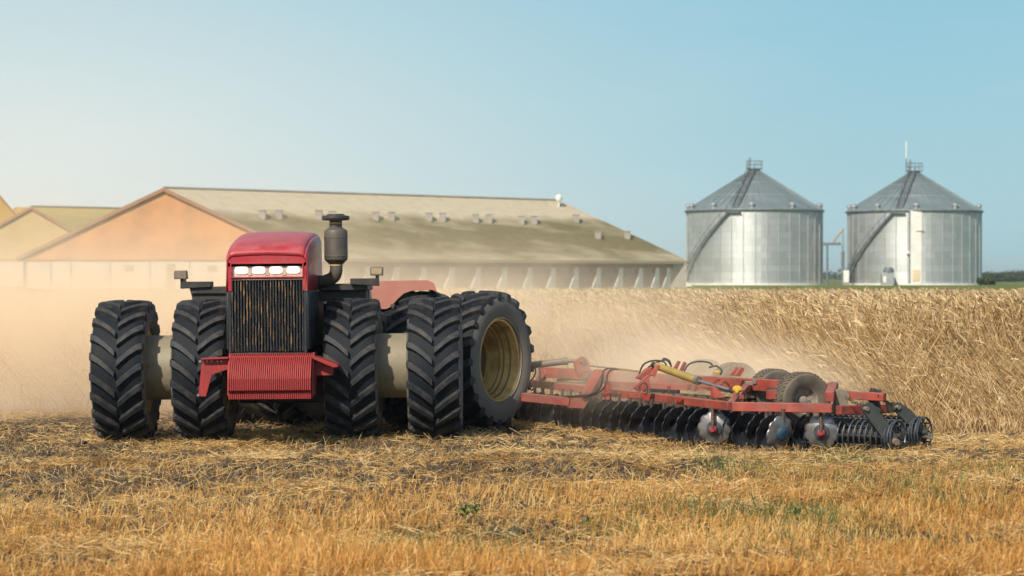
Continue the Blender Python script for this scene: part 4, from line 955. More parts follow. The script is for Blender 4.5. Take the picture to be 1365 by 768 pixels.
# ------------------------------------------------------------------ barns
def quad_uv(mb, p, su, sv, mi=0):
    p = [Vector(q) for q in p]; mb.add(p, [(0, 1, 2, 3)], mi, [(0, 0), (su, 0), (su, sv), (0, sv)])
GZB = 1.0
def barn(name, label, apex, hwL, hwR, zeave, rdir, length, mats, base_h, rear=True):
    root = empty(name, (apex[0], apex[1], GZB)); tag(root, label, 'barn', 'farm buildings on the horizon')
    o = Vector((apex[0], apex[1], GZB)); ax, ay, az = apex; r = Vector((rdir[0], rdir[1], 0)).normalized() * length
    T = lambda x, z, k=0: Vector((ax + x, ay, z)) + r * k
    th = .35
    m = MB(o); m.prism([T(-hwL, zeave), T(-hwL, GZB + base_h), T(hwR, GZB + base_h), T(hwR, zeave), T(0, az)], (0, .3, 0)); m.build('gable_wall', mats[0], root, smooth=False)
    # roof, two slopes with overhang and thickness
    ov = .4; sl = (az - zeave) / hwR; sl2 = (az - zeave) / hwL
    rn = r.normalized()
    m = MB(o); a = T(0, az + .25) - rn * ov; b = T(hwR + .15, zeave - .15 * sl + .1) - rn * ov; c = b + r + rn * 2 * ov; d = a + r + rn * 2 * ov
    W = (a - b).length
    quad_uv(m, [b, c, d, a], length, W); quad_uv(m, [b - Vector((0, 0, th)), a - Vector((0, 0, th)), d - Vector((0, 0, th)), c - Vector((0, 0, th))], length, W)
    quad_uv(m, [b, b - Vector((0, 0, th)), c - Vector((0, 0, th)), c], length, .3)
    quad_uv(m, [c, c - Vector((0, 0, th)), d - Vector((0, 0, th)), d], length, .3)
    a2 = a; b2 = T(-hwL - .4, zeave - .4 * sl2 + .25) - rn * ov; c2 = b2 + r + rn * 2 * ov
    quad_uv(m, [a2, d, c2, b2], length, W); quad_uv(m, [a2 - Vector((0, 0, th)), b2 - Vector((0, 0, th)), c2 - Vector((0, 0, th)), d - Vector((0, 0, th))], length, W)
    roof = m.build('roof', mats[1], root, smooth=False)
    # verge boards
    m = MB(o)
    for (p, q) in ((a, b), (a2, b2)):
        m.prism([p + Vector((0, -.02, .06)), q + Vector((0, -.02, .06)), q + Vector((0, -.02, -.35)), p + Vector((0, -.02, -.35))], (0, -.12, 0))
    m.build('verge_board', 'trim', root, smooth=False)
    m = MB(o); m.tube([a + Vector((0, 0, .05)), d + Vector((0, 0, .05))], .16, 8); m.build('ridge_cap', 'sidewallp', roof)
    # white base wall below the gable
    m = MB(o); m.box2((ax - hwL, ay - .05, GZB - .6), (ax + hwR, ay + .25, GZB + base_h - .05)); bw = m.build('base_wall', 'basewall', root, smooth=False)
    m = MB(o); m.box2((ax - hwL, ay - .16, GZB + base_h - .08), (ax + hwR, ay - .06, GZB + base_h + .12)); m.build('base_ledge', 'trim', bw, smooth=False)
    # side wall under the right eave
    s0 = T(hwR - 1.7, 0); s0.z = GZB - .6; s1 = s0 + r; nrm = Vector((r.y, -r.x, 0)).normalized()
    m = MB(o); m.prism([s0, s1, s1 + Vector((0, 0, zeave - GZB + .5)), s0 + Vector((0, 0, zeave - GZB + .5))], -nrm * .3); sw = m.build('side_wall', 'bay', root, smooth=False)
    m = MB(o); q0 = s0 + Vector((0, 0, zeave - GZB + .5)) + nrm * .04; m.prism([q0, q0 + r, q0 + r + Vector((0, 0, -.75)), q0 + Vector((0, 0, -.75))], nrm * .25); m.build('eave_shade_band', 'dark', root, smooth=False)  # dark band added under the eave to paint the overhang's shade
    # left and end walls close the building
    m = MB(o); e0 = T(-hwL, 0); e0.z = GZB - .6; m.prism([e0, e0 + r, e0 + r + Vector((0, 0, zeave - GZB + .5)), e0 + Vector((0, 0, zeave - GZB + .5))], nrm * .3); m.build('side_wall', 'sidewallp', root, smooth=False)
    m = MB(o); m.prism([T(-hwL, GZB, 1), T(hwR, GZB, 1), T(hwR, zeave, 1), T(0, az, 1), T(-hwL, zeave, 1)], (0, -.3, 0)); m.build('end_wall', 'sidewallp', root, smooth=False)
    return root, o, roof, r, s0, nrm, T, bw, sw
YB = 260.0; SB = F / YB
bx = lambda px, Y=YB: (px - 682.5) / F * Y
bz = lambda py, Y=YB: CAMZ - (py - HOR) / F * Y
apex = (bx(222), YB, bz(254)); hw = (bx(420) - bx(222))
rd = (bx(748, 302) - bx(222), 302 - YB)
BR = barn('barn', 'large barn with orange gable, long mossy roof and white buttresses', apex, (bx(222) - bx(30)), hw, bz(345), rd, math.hypot(*rd) - .6, ('gable', 'roof'), bz(347) - GZB)
root, o0, roof, r, s0, nrm, T, bw, sw = BR
# window, doors and panel joints on the gable base
for px in (173, 283):
    m = MB(o0); m.box2((bx(px) - .5, YB - .10, bz(362)), (bx(px) + .5, YB - .052, bz(354))); m.build('window', 'dark', bw, smooth=False).data.materials[0] = M['dimdoor']
m = MB(o0); m.box2((bx(222), YB - .10, GZB), (bx(234), YB - .052, bz(352))); m.build('door', 'dimdoor', bw, smooth=False)
m = MB(o0); m.box2((bx(70), YB - .09, GZB), (bx(93), YB - .052, bz(350))); m.build('door', 'basewall', bw, smooth=False); 
m = MB(o0)
for px in (35, 68, 95, 147, 200, 253, 307, 360, 410): m.box2((bx(px) - .07, YB - .12, GZB - .3), (bx(px) + .07, YB - .055, bz(348)))
m.build('panel_joints', 'sidewallp', bw, smooth=False)
# roof cowls in pairs
rn = r.normalized(); Lr = r.length
def roofpt(px, py):
    """meets the ray through (px,py) with the right-hand roof slope"""
    a = Vector(apex) + Vector((0, 0, .25)); b = Vector((apex[0] + hw, YB, bz(345) + .25)); n = (b - a).cross(r).normalized()
    d = at(px, py, 1) - Vector((0, 0, CAMZ)); d = Vector((d.x, d.y, d.z)); o = Vector((0, 0, CAMZ))
    t = (a - o).dot(n) / d.dot(n); return o + d * t
for (px, py) in ((350, 289), (372, 289), (425, 289), (443, 290), (501, 291), (522, 291), (572, 292), (590, 292), (634, 294), (652, 294), (695, 296), (712, 296), (768, 294), (797, 316), (836, 316), (600, 318) if False else (838.5, 316.5)):
    if px == 838.5: continue
    p = roofpt(px, py); m = MB(o0); m.box(p + Vector((0, 0, .2)), (.75, .8, 1.0)); m.box(p + Vector((0, 0, .72)), (.9, .95, .08)); m.build('roof_vent', 'sidewallp', roof, smooth=False)
# buttresses and round openings
tb = [.035, .10, .165, .235, .305, .375, .445, .515, .585, .65, .715, .78, .845, .905, .955, .99]
outv = (Vector((-.42, -.91, 0))).normalized()
for t in tb:
    p = s0 + r * t; m = MB(o0); b_ = Vector((p.x, p.y, 0))
    m.prism([b_ + Vector((0, 0, GZB - .4)) + outv * 3.0, b_ + Vector((0, 0, GZB + .3)) + outv * 2.4, b_ + Vector((0, 0, GZB + 1.6)) + outv * 1.1, b_ + Vector((0, 0, bz(345) - .25)) + outv * .45, b_ + Vector((0, 0, bz(345) - .2)) - outv * .05, b_ + Vector((0, 0, GZB - .4)) - outv * .05], rn * .28)
    m.build('buttress', 'white', root, smooth=False)
for i in range(len(tb) - 1):
    t = (tb[i] + tb[i + 1]) / 2 + .012; p = s0 + r * t; m = MB(o0)
    c = Vector((p.x, p.y, GZB + 2.1)) + nrm * .02; m.lathe([(.001, .03), (.42, .03), (.42, -.05)], c, nrm, 16); m.build('round_window', 'dark', sw)
m = MB(o0); c = at(745, 264, 300); m.tube([Vector((c.x, c.y, c.z - 1.2)), c], .12, 6); 
m.lathe([(.02, -.5), (.3, -.4), (.45, -.1), (.42, .2), (.2, .42), (.01, .45)], c, (0, 0, 1), 14); m.build('ridge_dome', 'white', roof)  # small white dome on a short post, gives no light
# smaller barn at left and the orange roof beyond it
YB2 = 330.0
x_ = lambda px: (px - 682.5) / F * YB2
z_ = lambda py: CAMZ - (py - HOR) / F * YB2
rd2 = ((160 - 45) / F * YB2 * 1.6, 34)
B2 = barn('barn', 'small tan barn with lichen roof, left of the large orange gable', (x_(45), YB2, z_(278)), x_(45) - x_(-75), x_(165) - x_(45), z_(345), (.78, .62), 62, ('gable_tan', 'rooflich'), z_(347) - GZB)
# roof lights
root2, o2, roof2, r2 = B2[0], B2[1], B2[2], B2[3]
a_ = Vector((x_(45), YB2, z_(278) + .25)); b_ = Vector((x_(165), YB2, z_(345) + .25)); n_ = (b_ - a_).cross(r2).normalized()
if n_.z < 0: n_ = -n_
for (k, s_) in ((.18, .18), (.16, .40), (.42, .14)):
    p = a_ + (b_ - a_) * s_ + r2 * k; e1 = r2.normalized() * 2.4; e2 = (b_ - a_).normalized() * 1.8
    m = MB(o2); m.prism([p + n_ * .03, p + e1 + n_ * .03, p + e1 + e2 + n_ * .03, p + e2 + n_ * .03], n_ * .06); m.build('roof_light', 'skylight', roof2, smooth=False)
YB3 = 420.0
x3 = lambda px: (px - 682.5) / F * YB3
z3 = lambda py: CAMZ - (py - HOR) / F * YB3
B3 = barn('barn', 'steep orange barn cut off by the left edge of the picture', (x3(-22), YB3, z3(238)), 11, x3(48) - x3(-22), z3(318), (-.5, .86), 20, ('rooforange', 'rooforange'), 2.0)
sh_ = empty('shed', (x3(28), 480, GZB)); tag(sh_, 'shed with a yellow lichen roof peeping between the two left barns', 'shed'); so = Vector(sh_.location)
X0, X1 = (12 - 682.5) / F * 480, (70 - 682.5) / F * 480; zr = CAMZ + 94 / F * 480; ze = zr - 3.2
m = MB(so); m.box2((X0 + .3, 480, GZB - .4), (X1 - .3, 490, ze - .1)); m.prism([(X0 + .3, 480, ze - .1), (X0 + .3, 490, ze - .1), (X0 + .3, 485, zr - .2)], (X1 - X0 - .6, 0, 0)); m.build('wall', 'gable_tan', sh_, smooth=False)
m = MB(so)
for sg in (-1, 1): quad_uv(m, [(X0, 485 + sg * 5.4, ze - .2), (X1, 485 + sg * 5.4, ze - .2), (X1, 485, zr), (X0, 485, zr)], X1 - X0, 6.5)
m.build('roof', 'rooforange', sh_, smooth=False).modifiers.new('Solid', 'SOLIDIFY').thickness = .15

# farm store at the far end of the big barn
st_ = empty('loading_hopper', (at(900, 380, 310).x, 310, GZB)); tag(st_, 'grey loading hopper with sloping spout between barn and left silo', 'hopper'); so = Vector(st_.location)
m = MB(so); m.prism([at(a, b, 310) for a, b in [(889, 382), (889, 359), (906, 361), (910, 372), (923, 382)]], (0, 3, 0)); m.build('bin', 'white', st_, smooth=False)
m = MB(so); m.tube([at(893, 347, 310), at(914, 354, 310)], .35, 8); m.build('spout', 'galv', st_)
m = MB(so); m.lathe([(.001, 0), (.6, 0), (.6, .2)], at(898, 371, 309.9), (0, 1, 0), 14); m.build('round_opening', 'dark', st_)
m = MB(so)
for a in (891, 905): m.tube([at(a, 348, 310.5), at(a, 362, 310.5)], .16, 6)
m.build('support_leg', 'galvdark', st_)

# ------------------------------------------------------------------ silos
def silo(cpx, wpx, eave, apexpy, label, extras):
    Y0 = 400.0; s = F / Y0; Rd = wpx / 2 / s * .998; cy = Y0 + Rd; s = F / cy; Rd = wpx / 2 / s; cx = (cpx - 682.5) / s
    zv = lambda py: CAMZ - (py - HOR) / s
    root = empty('grain_silo', (cx, cy, GZB)); tag(root, label, 'silo', 'round steel grain silos'); o = Vector((cx, cy, GZB))
    z0 = GZB; z1 = zv(eave); za = zv(apexpy); n = 96
    m = MB(o); vs = []; uv = []
    for k in range(n + 1):
        a = -math.pi / 2 + 2 * math.pi * k / n
        for z in (z0, z1): vs.append(Vector((cx + math.cos(a) * Rd, cy + math.sin(a) * Rd, z))); uv.append((2 * math.pi * Rd * k / n, z - z0))
    m.add(vs, [(2 * k, 2 * k + 2, 2 * k + 3, 2 * k + 1) for k in range(n)], 0, uv); wall = m.build('wall', 'silo', root, ang=60)
    m = MB(o)
    for k in range(36):
        a = 2 * math.pi * (k + .5) / 36; c = Vector((cx + math.cos(a) * (Rd + .06), cy + math.sin(a) * (Rd + .06), (z0 + z1) / 2)); m.box(c, (.11, .13, z1 - z0 - .1), 0, Matrix.Rotation(a, 3, 'Z'))
    m.build('stiffeners', 'galv', wall, smooth=False)
    m = MB(o); m.lathe([(Rd + .03, z0 - GZB), (Rd + .45, z0 - GZB), (Rd + .45, .28), (Rd + .03, .28)], o, (0, 0, 1), 64); m.build('foundation', 'white', root)
    # cone roof with ribs
    m = MB(o); m.lathe([(Rd + .3, z1 - GZB - .15), (Rd + .32, z1 - GZB), (1.0, za - GZB), (1.0, za - GZB + .35), (.75, za - GZB + .5), (.01, za - GZB + .6)], o, (0, 0, 1), 72); roof = m.build('roof', 'siloroof', root, ang=25)
    m = MB(o)
    for k in range(48):
        a = 2 * math.pi * k / 48; c, s_ = math.cos(a), math.sin(a); m.beam(Vector((cx + c * (Rd + .2), cy + s_ * (Rd + .2), z1 + .17)), Vector((cx + c * 1.1, cy + s_ * 1.1, za + .14)), .09, .14)
    m.build('roof_ribs', 'siloroof', roof, smooth=False)
    m = MB(o)
    for q in (.36, .68):
        rr_ = Rd * (1 - q) + q; zq = z1 + (za - z1) * q + .14; m.tube([Vector((cx + math.cos(a) * rr_, cy + math.sin(a) * rr_, zq)) for a in [2 * math.pi * k / 60 for k in range(61)]], .07, 5)
    m.build('roof_rings', 'galv', roof)
    m = MB(o); m.tube([Vector((cx + math.cos(a) * (Rd + .3), cy + math.sin(a) * (Rd + .3), z1 - .12)) for a in [2 * math.pi * k / 72 for k in range(73)]], .14, 6); m.build('eave_ring', 'galvdark', roof)
    # roof vents round the eave
    for deg in (-182, -165, -133, -98, -62, -20, 2, 40, 75, 110, 145):
        a = R(deg); rr_ = Rd - .25; c = Vector((cx + math.cos(a) * rr_, cy + math.sin(a) * rr_, z1 + .35)); m = MB(o); m.lathe([(.3, -.3), (.32, .3), (.52, .35), (.5, .65), (.2, .85), (.01, .88)], c, (0, 0, 1), 14); m.build('roof_vent', 'galv', roof)
    # roof ladder with steps from the eave to the peak
    a = R(-112); m = MB(o); c, s_ = math.cos(a), math.sin(a); p0 = Vector((cx + c * (Rd - .1), cy + s_ * (Rd - .1), z1 + .35)); p1 = Vector((cx + c * 1.3, cy + s_ * 1.3, za + .4)); tv = Vector((-s_, c, 0))
    for sg in (-.55, .55):
        m.tube([p0 + tv * sg, p1 + tv * sg], .09, 5); m.tube([p0 + tv * sg + Vector((0, 0, 1.0)), p1 + tv * sg + Vector((0, 0, 1.0))], .06, 5)
    nst = 20
    for i in range(nst + 1):
        q = p0.lerp(p1, i / nst); m.box(q + Vector((0, 0, .05)), (1.1, .16, .06), 0, Matrix.Rotation(a + math.pi / 2, 3, 'Z'))
        if i % 3 == 0:
            for sg in (-.55, .55): m.tube([q + tv * sg, q + tv * sg + Vector((0, 0, 1.0))], .05, 5)
    m.build('roof_stairs', 'galvdark', root)
    # peak platform with rails
    m = MB(o); zp = za + .5
    m.box((cx, cy, zp), (2.6, 2.6, .12))
    for (i, j) in ((-1, -1), (-1, 1), (1, -1), (1, 1), (0, -1), (.4, -1)): m.tube([(cx + i * 1.25, cy + j * 1.25, zp), (cx + i * 1.25, cy + j * 1.25, zp + 1.35)], .06, 5)
    for zr in (.75, 1.35): m.tube([(cx + i * 1.25, cy + j * 1.25, zp + zr) for i, j in ((-1, -1), (1, -1), (1, 1), (-1, 1), (-1, -1))], .05, 5)
    m.tube([(cx - .9, cy - 1.1, zp), (cx - .9, cy - 1.1, zp + 1.9)], .16, 6)
    m.build('peak_platform', 'galvdark', root)
    # helical stair: rises round the left of the wall
    m = MB(o); pts = []; nn = 34; a0, a1 = R(-172), R(-117)
    ri = Rd + .2; ro = Rd + .85; tz = z1 - 1.0 + .5
    prev = None
    for i in range(nn + 1):
        t = i / nn; a = a0 + (a1 - a0) * t; z = z0 + .6 + (tz - z0 - .6) * t; c, s_ = math.cos(a), math.sin(a)
        m.box((cx + c * (ri + ro) / 2, cy + s_ * (ri + ro) / 2, z), (ro - ri, .34, .08), 0, Matrix.Rotation(a, 3, 'Z'))
        pts.append((Vector((cx + c * ri, cy + s_ * ri, z)), Vector((cx + c * ro, cy + s_ * ro, z))))
    m.tube([p[0] for p in pts], .08, 5); m.tube([p[1] for p in pts], .10, 5); m.tube([p[1] + Vector((0, 0, 1.05)) for p in pts], .05, 5)
    for i in range(0, nn + 1, 3): m.tube([pts[i][1], pts[i][1] + Vector((0, 0, 1.05))], .05, 5)
    for i in range(5):
        a = a1 + R(2.0 * (i + .5)); c, s_ = math.cos(a), math.sin(a); m.box((cx + c * (ri + ro) / 2, cy + s_ * (ri + ro) / 2, tz), (ro - ri, .5, .12), 0, Matrix.Rotation(a, 3, 'Z'))
    m.build('wall_stairs', 'galvdark', root)
    if extras:
        # downpipe, door, mast, side box
        def onw(px, Yoff=.25):
            xx = (px - cpx) / s; return cx + xx, cy - math.sqrt(max(Rd ** 2 - xx ** 2, 0)) - Yoff
        x1_, y1_ = onw(1198); m = MB(o); m.tube([(x1_, y1_, z0), (x1_, y1_, z1 + .3)], .16, 8); m.tube([(x1_, y1_, zv(310)), (onw(1216)[0], onw(1216)[1], zv(310))], .1, 6); m.build('down_pipe', 'galvdark', root)
        x1_, y1_ = onw(1206); m = MB(o); m.box((x1_, y1_, (zv(360) + zv(374)) / 2), (1.1, .3, 1.9)); m.build('door', 'cream', wall, smooth=False)
        m = MB(o); m.box((x1_, y1_ + .05, (zv(282) + zv(378)) / 2), (1.9, .12, zv(284) - zv(379))); m.build('ladder_board', 'white', wall, smooth=False)
        x1_, y1_ = onw(1196, .4); m = MB(o); m.lathe([(.01, -.35), (.3, -.2), (.35, 0), (.3, .2), (.01, .35)], (x1_, y1_, zv(338)), (0, 0, 1), 10); m.build('vent_hood', 'white', wall)
        p = at(1206, 230, cy); m = MB(o); m.tube([(p.x, cy - 1.4, za + .3), (p.x, cy - 1.4, zv(204))], .09, 6); m.tube([(p.x, cy - 1.4, zv(212)), (p.x, cy - 1.4, zv(189))], .10, 6, mi=1); m.build('mast', ['galvdark', 'white'], root)
    return root, cx, cy, Rd, z1
S1 = silo(1005.5, 180, 281, 229, 'round grain silo nearest the barn, no mast on its peak', False)
S2 = silo(1218.5, 176, 282, 232, 'right-hand round grain silo with white mast and cream door', True)
# fan unit in front of the right silo
p = at(1183, 380, 396); fu = empty('aeration_fan', (p.x, 396, GZB)); tag(fu, 'grey aeration fan unit on the grass before the right silo', 'fan unit'); o = Vector(fu.location)
m = MB(o); m.box((p.x, 396, GZB + 1.1), (2.1, 1.6, 2.0)); m.build('housing', 'galv', fu, bevel=.05)
m = MB(o); m.lathe([(.9, 0), (.9, .5), (.6, .9), (.01, .9)], (p.x + .2, 396, GZB + 2.1), (0, 0, 1), 14); m.build('hood', 'galvdark', fu)
m = MB(o); m.prism([(p.x + 1.05, 396, GZB), (p.x + 1.9, 396, GZB), (p.x + 1.05, 396, GZB + 1.7)], (0, .8, 0)); m.build('duct', 'galvdark', fu)
m = MB(o); m.box((p.x - .6, 395.15, GZB + 1.0), (.5, .1, 1.1)); m.build('access_panel', 'white', fu)
# platform between the silos
p = at(1109, 380, 402); pf = empty('conveyor_platform', (p.x, 402, GZB)); tag(pf, 'dark steel platform with bent pipe standing between the silos', 'platform'); o = Vector(pf.location)
q = lambda px, py, Y=402: at(px, py, Y)
m = MB(o); m.box2((q(1096, 0).x, 401, q(0, 327).z), (q(1120, 0).x, 403, q(0, 323.5).z)); m.build('deck', 'galvdark', pf)
m = MB(o)
for a in (1102, 1103.5): m.tube([Vector((q(a, 0).x, 401.3 if a == 1102 else 402.7, GZB)), Vector((q(a, 0).x, 401.3 if a == 1102 else 402.7, q(0, 327).z))], .2, 6)
m.build('leg', 'galvdark', pf)
m = MB(o); m.tube([q(1123.5, 381), q(1123.5, 335)], .28, 8); m.tube([q(1123.5, 336), q(1123.5, 304)], .17, 8, mi=1); m.build('post', ['galvdark', 'galv'], pf)
m = MB(o); m.tube(smoothpath([q(1111, 324), q(1113, 319), q(1118, 312), q(1123.5, 306)], 4), .22, 8); m.build('bent_pipe', 'sidewallp', pf)
m = MB(o); m.beam(q(1096, 378.5), q(1125, 378.5), .5, .3); m.build('bottom_rail', 'galvdark', pf)
p = at(1128, 378, 398); eb = empty('control_box', (p.x, 398, GZB)); tag(eb, 'small cream control box at the left foot of the right silo', 'box'); o = Vector(eb.location)
m = MB(o); m.box((p.x, 398, GZB + 1.5), (.9, .6, 2.0)); m.build('cabinet', 'white', eb, bevel=.04); m = MB(o); m.box((p.x, 398, GZB + .25), (1.0, .7, .5)); m.build('plinth', 'sidewallp', eb)

# ------------------------------------------------------------------ bushes, woodland
def leafcloud(centres, k, size):
    Ps = []; 
    for (c, rx, ry, rz) in centres:
        d = rng.normal(size=(k, 3)); d /= np.linalg.norm(d, axis=1, keepdims=True); rad = rng.random((k, 1)) ** .4
        lump = .7 + .55 * vnoise(d[:, 0] * 2.5 + c[0], d[:, 1] * 2.5 + d[:, 2] * 3)[:, None]
        Ps.append(np.array(c) + d * rad * lump * np.array([rx, ry, rz]))
    P = np.concatenate(Ps); n = len(P)
    return ribbons(P, rng.normal(size=(n, 3)), size * (.6 + .8 * rng.random(n)), rng.normal(size=(n, 3)) * .2, size * (.5 + .5 * rng.random(n)), 1, rng.random(n), .4)
cs = []
for i in range(230):
    X = -150 + i * 4.8 + random.uniform(-2, 2); Yw = 1450 + random.uniform(-60, 60) - .12 * X; hh = random.uniform(2.4, 4.4) * (.7 + .7 * float(vnoise(X * .02, 5.0)))
    cs.append(((X, Yw, GZB + hh * .5), random.uniform(4, 8), 5, hh * .62))
o = ribbon_obj('distant_woodland', [leafcloud(cs, 110, 1.7)], 'treeleaf'); tag(o, 'low line of far trees along the horizon', 'woodland', kind='stuff')
def bush(px, Y, rx, rz, label, k=1200, name='bush', g=None):
    p = at(px, 380, Y); root = empty(name, (p.x, Y, GZB)); tag(root, label, 'bush', g)
    mb = MB((p.x, Y, GZB))
    for j in range(5):
        a = j * 1.25; mb.tube([(p.x, Y, GZB - .1), (p.x + math.cos(a) * rx * .3, Y + math.sin(a) * rx * .2, GZB + rz * .7)], [.12, .04], 6)
    mb.build('trunk', 'trunk', root)
    c = leafcloud([((0, 0, rz * .9), rx, rx * .8, rz * .9), ((rx * .5, 0, rz * .55), rx * .6, rx * .6, rz * .6), ((-rx * .5, 0, rz * .6), rx * .55, rx * .6, rz * .6)], k, .45)
    ribbon_obj('crown', [c], 'treeleaf', root)
bush(1313, 405, 1.3, .6, 'dark green bush touching the right side of the right silo')
bush(1330, 700, 6.5, 1.7, 'broad dark bush on the grass beyond the right silo', 1800)
bush(1357, 760, 6, 2.0, 'low grey-green bush at the right edge of the horizon', 1500)

# ------------------------------------------------------------------ dust
def dust():
    m, nt, out = new_mat('field_dust'); L = nt.links.new
    pv = N(nt, 'ShaderNodeVolumePrincipled'); pv.inputs['Color'].default_value = (1, .85, .64, 1); pv.inputs['Anisotropy'].default_value = -.3
    tc = N(nt, 'ShaderNodeTexCoord')
    blobs = DUSTB
    tot = None
    for (c, s_, a) in blobs:
        sb = N(nt, 'ShaderNodeVectorMath', operation='SUBTRACT'); L(tc.outputs['Object'], sb.inputs[0]); sb.inputs[1].default_value = c
        dv = N(nt, 'ShaderNodeVectorMath', operation='DIVIDE'); L(sb.outputs[0], dv.inputs[0]); dv.inputs[1].default_value = s_
        dt = N(nt, 'ShaderNodeVectorMath', operation='DOT_PRODUCT'); L(dv.outputs[0], dt.inputs[0]); L(dv.outputs[0], dt.inputs[1])
        ng = N(nt, 'ShaderNodeMath', operation='MULTIPLY'); L(dt.outputs['Value'], ng.inputs[0]); ng.inputs[1].default_value = -1
        ex = N(nt, 'ShaderNodeMath', operation='EXPONENT'); L(ng.outputs[0], ex.inputs[0])
        ml = N(nt, 'ShaderNodeMath', operation='MULTIPLY'); L(ex.outputs[0], ml.inputs[0]); ml.inputs[1].default_value = a
        if tot is None: tot = ml.outputs[0]
        else:
            ad = N(nt, 'ShaderNodeMath', operation='ADD'); L(tot, ad.inputs[0]); L(ml.outputs[0], ad.inputs[1]); tot = ad.outputs[0]
    n = N(nt, 'ShaderNodeTexNoise', i_Scale=.75, i_Detail=3.5, i_Roughness=.58, i_Distortion=.6); L(tc.outputs['Object'], n.inputs['Vector'])
    r = N(nt, 'ShaderNodeMapRange'); r.inputs[1].default_value = .3; r.inputs[2].default_value = .7; r.inputs[3].default_value = .2; r.inputs[4].default_value = 1.8; L(n.outputs[0], r.inputs[0])
    ml = N(nt, 'ShaderNodeMath', operation='MULTIPLY'); L(tot, ml.inputs[0]); L(r.outputs[0], ml.inputs[1])
    # nothing where the cloud has thinned out completely
    sb = N(nt, 'ShaderNodeMath', operation='SUBTRACT'); L(ml.outputs[0], sb.inputs[0]); sb.inputs[1].default_value = .006
    mx = N(nt, 'ShaderNodeMath', operation='MAXIMUM'); L(sb.outputs[0], mx.inputs[0]); mx.inputs[1].default_value = 0
    L(mx.outputs[0], pv.inputs['Density']); L(pv.outputs[0], out.inputs['Volume'])
    return m
DUSTB = [((-12.0, 43.9, .35), (7.4, 3.0, 1.35), 2.3), ((-3.0, 45.0, .55), (4.6, 2.4, 1.3), .75), ((1.3, 42.4, .8), (2.6, 1.8, 1.0), .27),
         ((2.7, 36.7, .74), (1.35, 1.4, .52), .95), ((4.0, 35.4, .55), (.9, 1.1, .36), .7), ((-8.0, 47, 2.3), (9, 5, 1.8), .05)]
M['dust'] = dust()
m = MB(); m.box2((-24, 34.2, -.4), (7.5, 53, 7.5)); o = m.build('dust_cloud', 'dust', smooth=False); tag(o, 'pale tan dust hanging behind the tractor and over the harrow', 'dust', kind='stuff')

# air between here and the horizon
mh, nth, outh = new_mat('air'); pvh = N(nth, 'ShaderNodeVolumePrincipled'); pvh.inputs['Color'].default_value = (.78, .90, 1, 1); pvh.inputs['Density'].default_value = .00020; pvh.inputs['Anisotropy'].default_value = .2
nth.links.new(pvh.outputs[0], outh.inputs['Volume']); M['air'] = mh
m = MB(); m.box2((-6100, -450, -1.2), (6100, 9100, 30)); o = m.build('haze', 'air', smooth=False); tag(o, 'thin pale air fading the far trees and buildings', 'haze', kind='stuff')
# ------------------------------------------------------------------ light
AZ = 26.0; EL = 38.0      # sun behind the camera, to its left
sun_d = bpy.data.lights.new('sun', 'SUN'); sun = bpy.data.objects.new('sun', sun_d); col.objects.link(sun)
sun_d.energy = 4.0; sun_d.angle = R(.8); sun_d.color = (1, .90, .76)
sdir = Vector((-math.sin(R(AZ)) * math.cos(R(EL)), -math.cos(R(AZ)) * math.cos(R(EL)), math.sin(R(EL))))
sun.rotation_euler = sdir.to_track_quat('Z', 'Y').to_euler(); sun.location = (-20, -20, 30)
w = bpy.data.worlds.new('World'); sc.world = w; w.use_nodes = True; nt = w.node_tree; nt.nodes.clear(); L = nt.links.new
sky = N(nt, 'ShaderNodeTexSky', sky_type='NISHITA', sun_disc=False, sun_elevation=R(EL), sun_rotation=R(180 + AZ), air_density=1.0, dust_density=1.2, ozone_density=1.2)
bg = N(nt, 'ShaderNodeBackground'); bg.inputs[1].default_value = .11; wo = N(nt, 'ShaderNodeOutputWorld')
tc = N(nt, 'ShaderNodeTexCoord'); sp = N(nt, 'ShaderNodeSeparateXYZ'); L(tc.outputs['Generated'], sp.inputs[0])
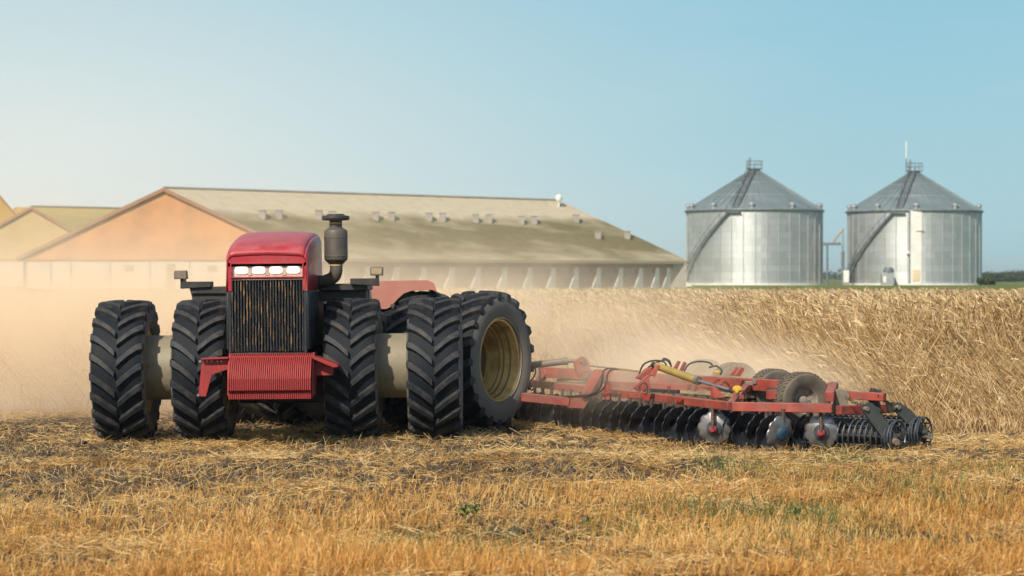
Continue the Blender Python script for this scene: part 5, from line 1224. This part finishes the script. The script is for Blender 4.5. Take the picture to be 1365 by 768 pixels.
# pale haze: thicker towards the left of the field and towards the horizon
rx = N(nt, 'ShaderNodeMapRange', interpolation_type='SMOOTHSTEP'); rx.inputs[1].default_value = .17; rx.inputs[2].default_value = -.24; L(sp.outputs[0], rx.inputs[0])
rz = N(nt, 'ShaderNodeMapRange', interpolation_type='SMOOTHSTEP'); rz.inputs[1].default_value = .16; rz.inputs[2].default_value = .0; rz.inputs[3].default_value = .35; rz.inputs[4].default_value = 1; L(sp.outputs[2], rz.inputs[0])
ml = N(nt, 'ShaderNodeMath', operation='MULTIPLY'); L(rx.outputs[0], ml.inputs[0]); L(rz.outputs[0], ml.inputs[1])
nz = N(nt, 'ShaderNodeTexNoise', i_Scale=5, i_Detail=5); mp = N(nt, 'ShaderNodeMapping'); mp.inputs['Scale'].default_value = (1, 1, 5); L(tc.outputs['Generated'], mp.inputs[0]); L(mp.outputs[0], nz.inputs['Vector'])
nr = N(nt, 'ShaderNodeMapRange'); nr.inputs[1].default_value = .5; nr.inputs[2].default_value = .8; nr.inputs[4].default_value = .10; L(nz.outputs[0], nr.inputs[0])
ad = N(nt, 'ShaderNodeMath', operation='ADD', use_clamp=True); L(ml.outputs[0], ad.inputs[0]); L(nr.outputs[0], ad.inputs[1])
mx = N(nt, 'ShaderNodeMix', data_type='RGBA'); L(ad.outputs[0], mx.inputs[0]); L(sky.outputs[0], mx.inputs[6]); mx.inputs[7].default_value = (6.9, 7.0, 6.5, 1)
# clear low sky is a teal blue, deepening with height; it fades into the sky texture above it
tz = N(nt, 'ShaderNodeMapRange'); tz.inputs[1].default_value = .0; tz.inputs[2].default_value = .14; L(sp.outputs[2], tz.inputs[0])
tl = N(nt, 'ShaderNodeMix', data_type='RGBA'); tl.inputs[6].default_value = (3.3, 5.2, 5.75, 1); tl.inputs[7].default_value = (2.0, 4.4, 5.55, 1); L(tz.outputs[0], tl.inputs[0])
tf = N(nt, 'ShaderNodeMapRange', interpolation_type='SMOOTHSTEP'); tf.inputs[1].default_value = .18; tf.inputs[2].default_value = .5; tf.inputs[3].default_value = .92; tf.inputs[4].default_value = 0; L(sp.outputs[2], tf.inputs[0])
sm = N(nt, 'ShaderNodeMix', data_type='RGBA'); L(tf.outputs[0], sm.inputs[0]); L(sky.outputs[0], sm.inputs[6]); L(tl.outputs[2], sm.inputs[7]); L(sm.outputs[2], mx.inputs[6])
L(mx.outputs[2], bg.inputs[0]); L(bg.outputs[0], wo.inputs[0])

sc.view_settings.view_transform = 'Standard'; sc.view_settings.look = 'None'; sc.view_settings.gamma = 1; sc.view_settings.exposure = .2
sc.render.engine = 'CYCLES'
cy = sc.cycles; cy.use_denoising = True; cy.max_bounces = 10; cy.volume_bounces = 7; cy.volume_max_steps = 128; cy.volume_step_rate = 1.0
cy.use_adaptive_sampling = True; cy.adaptive_threshold = .02
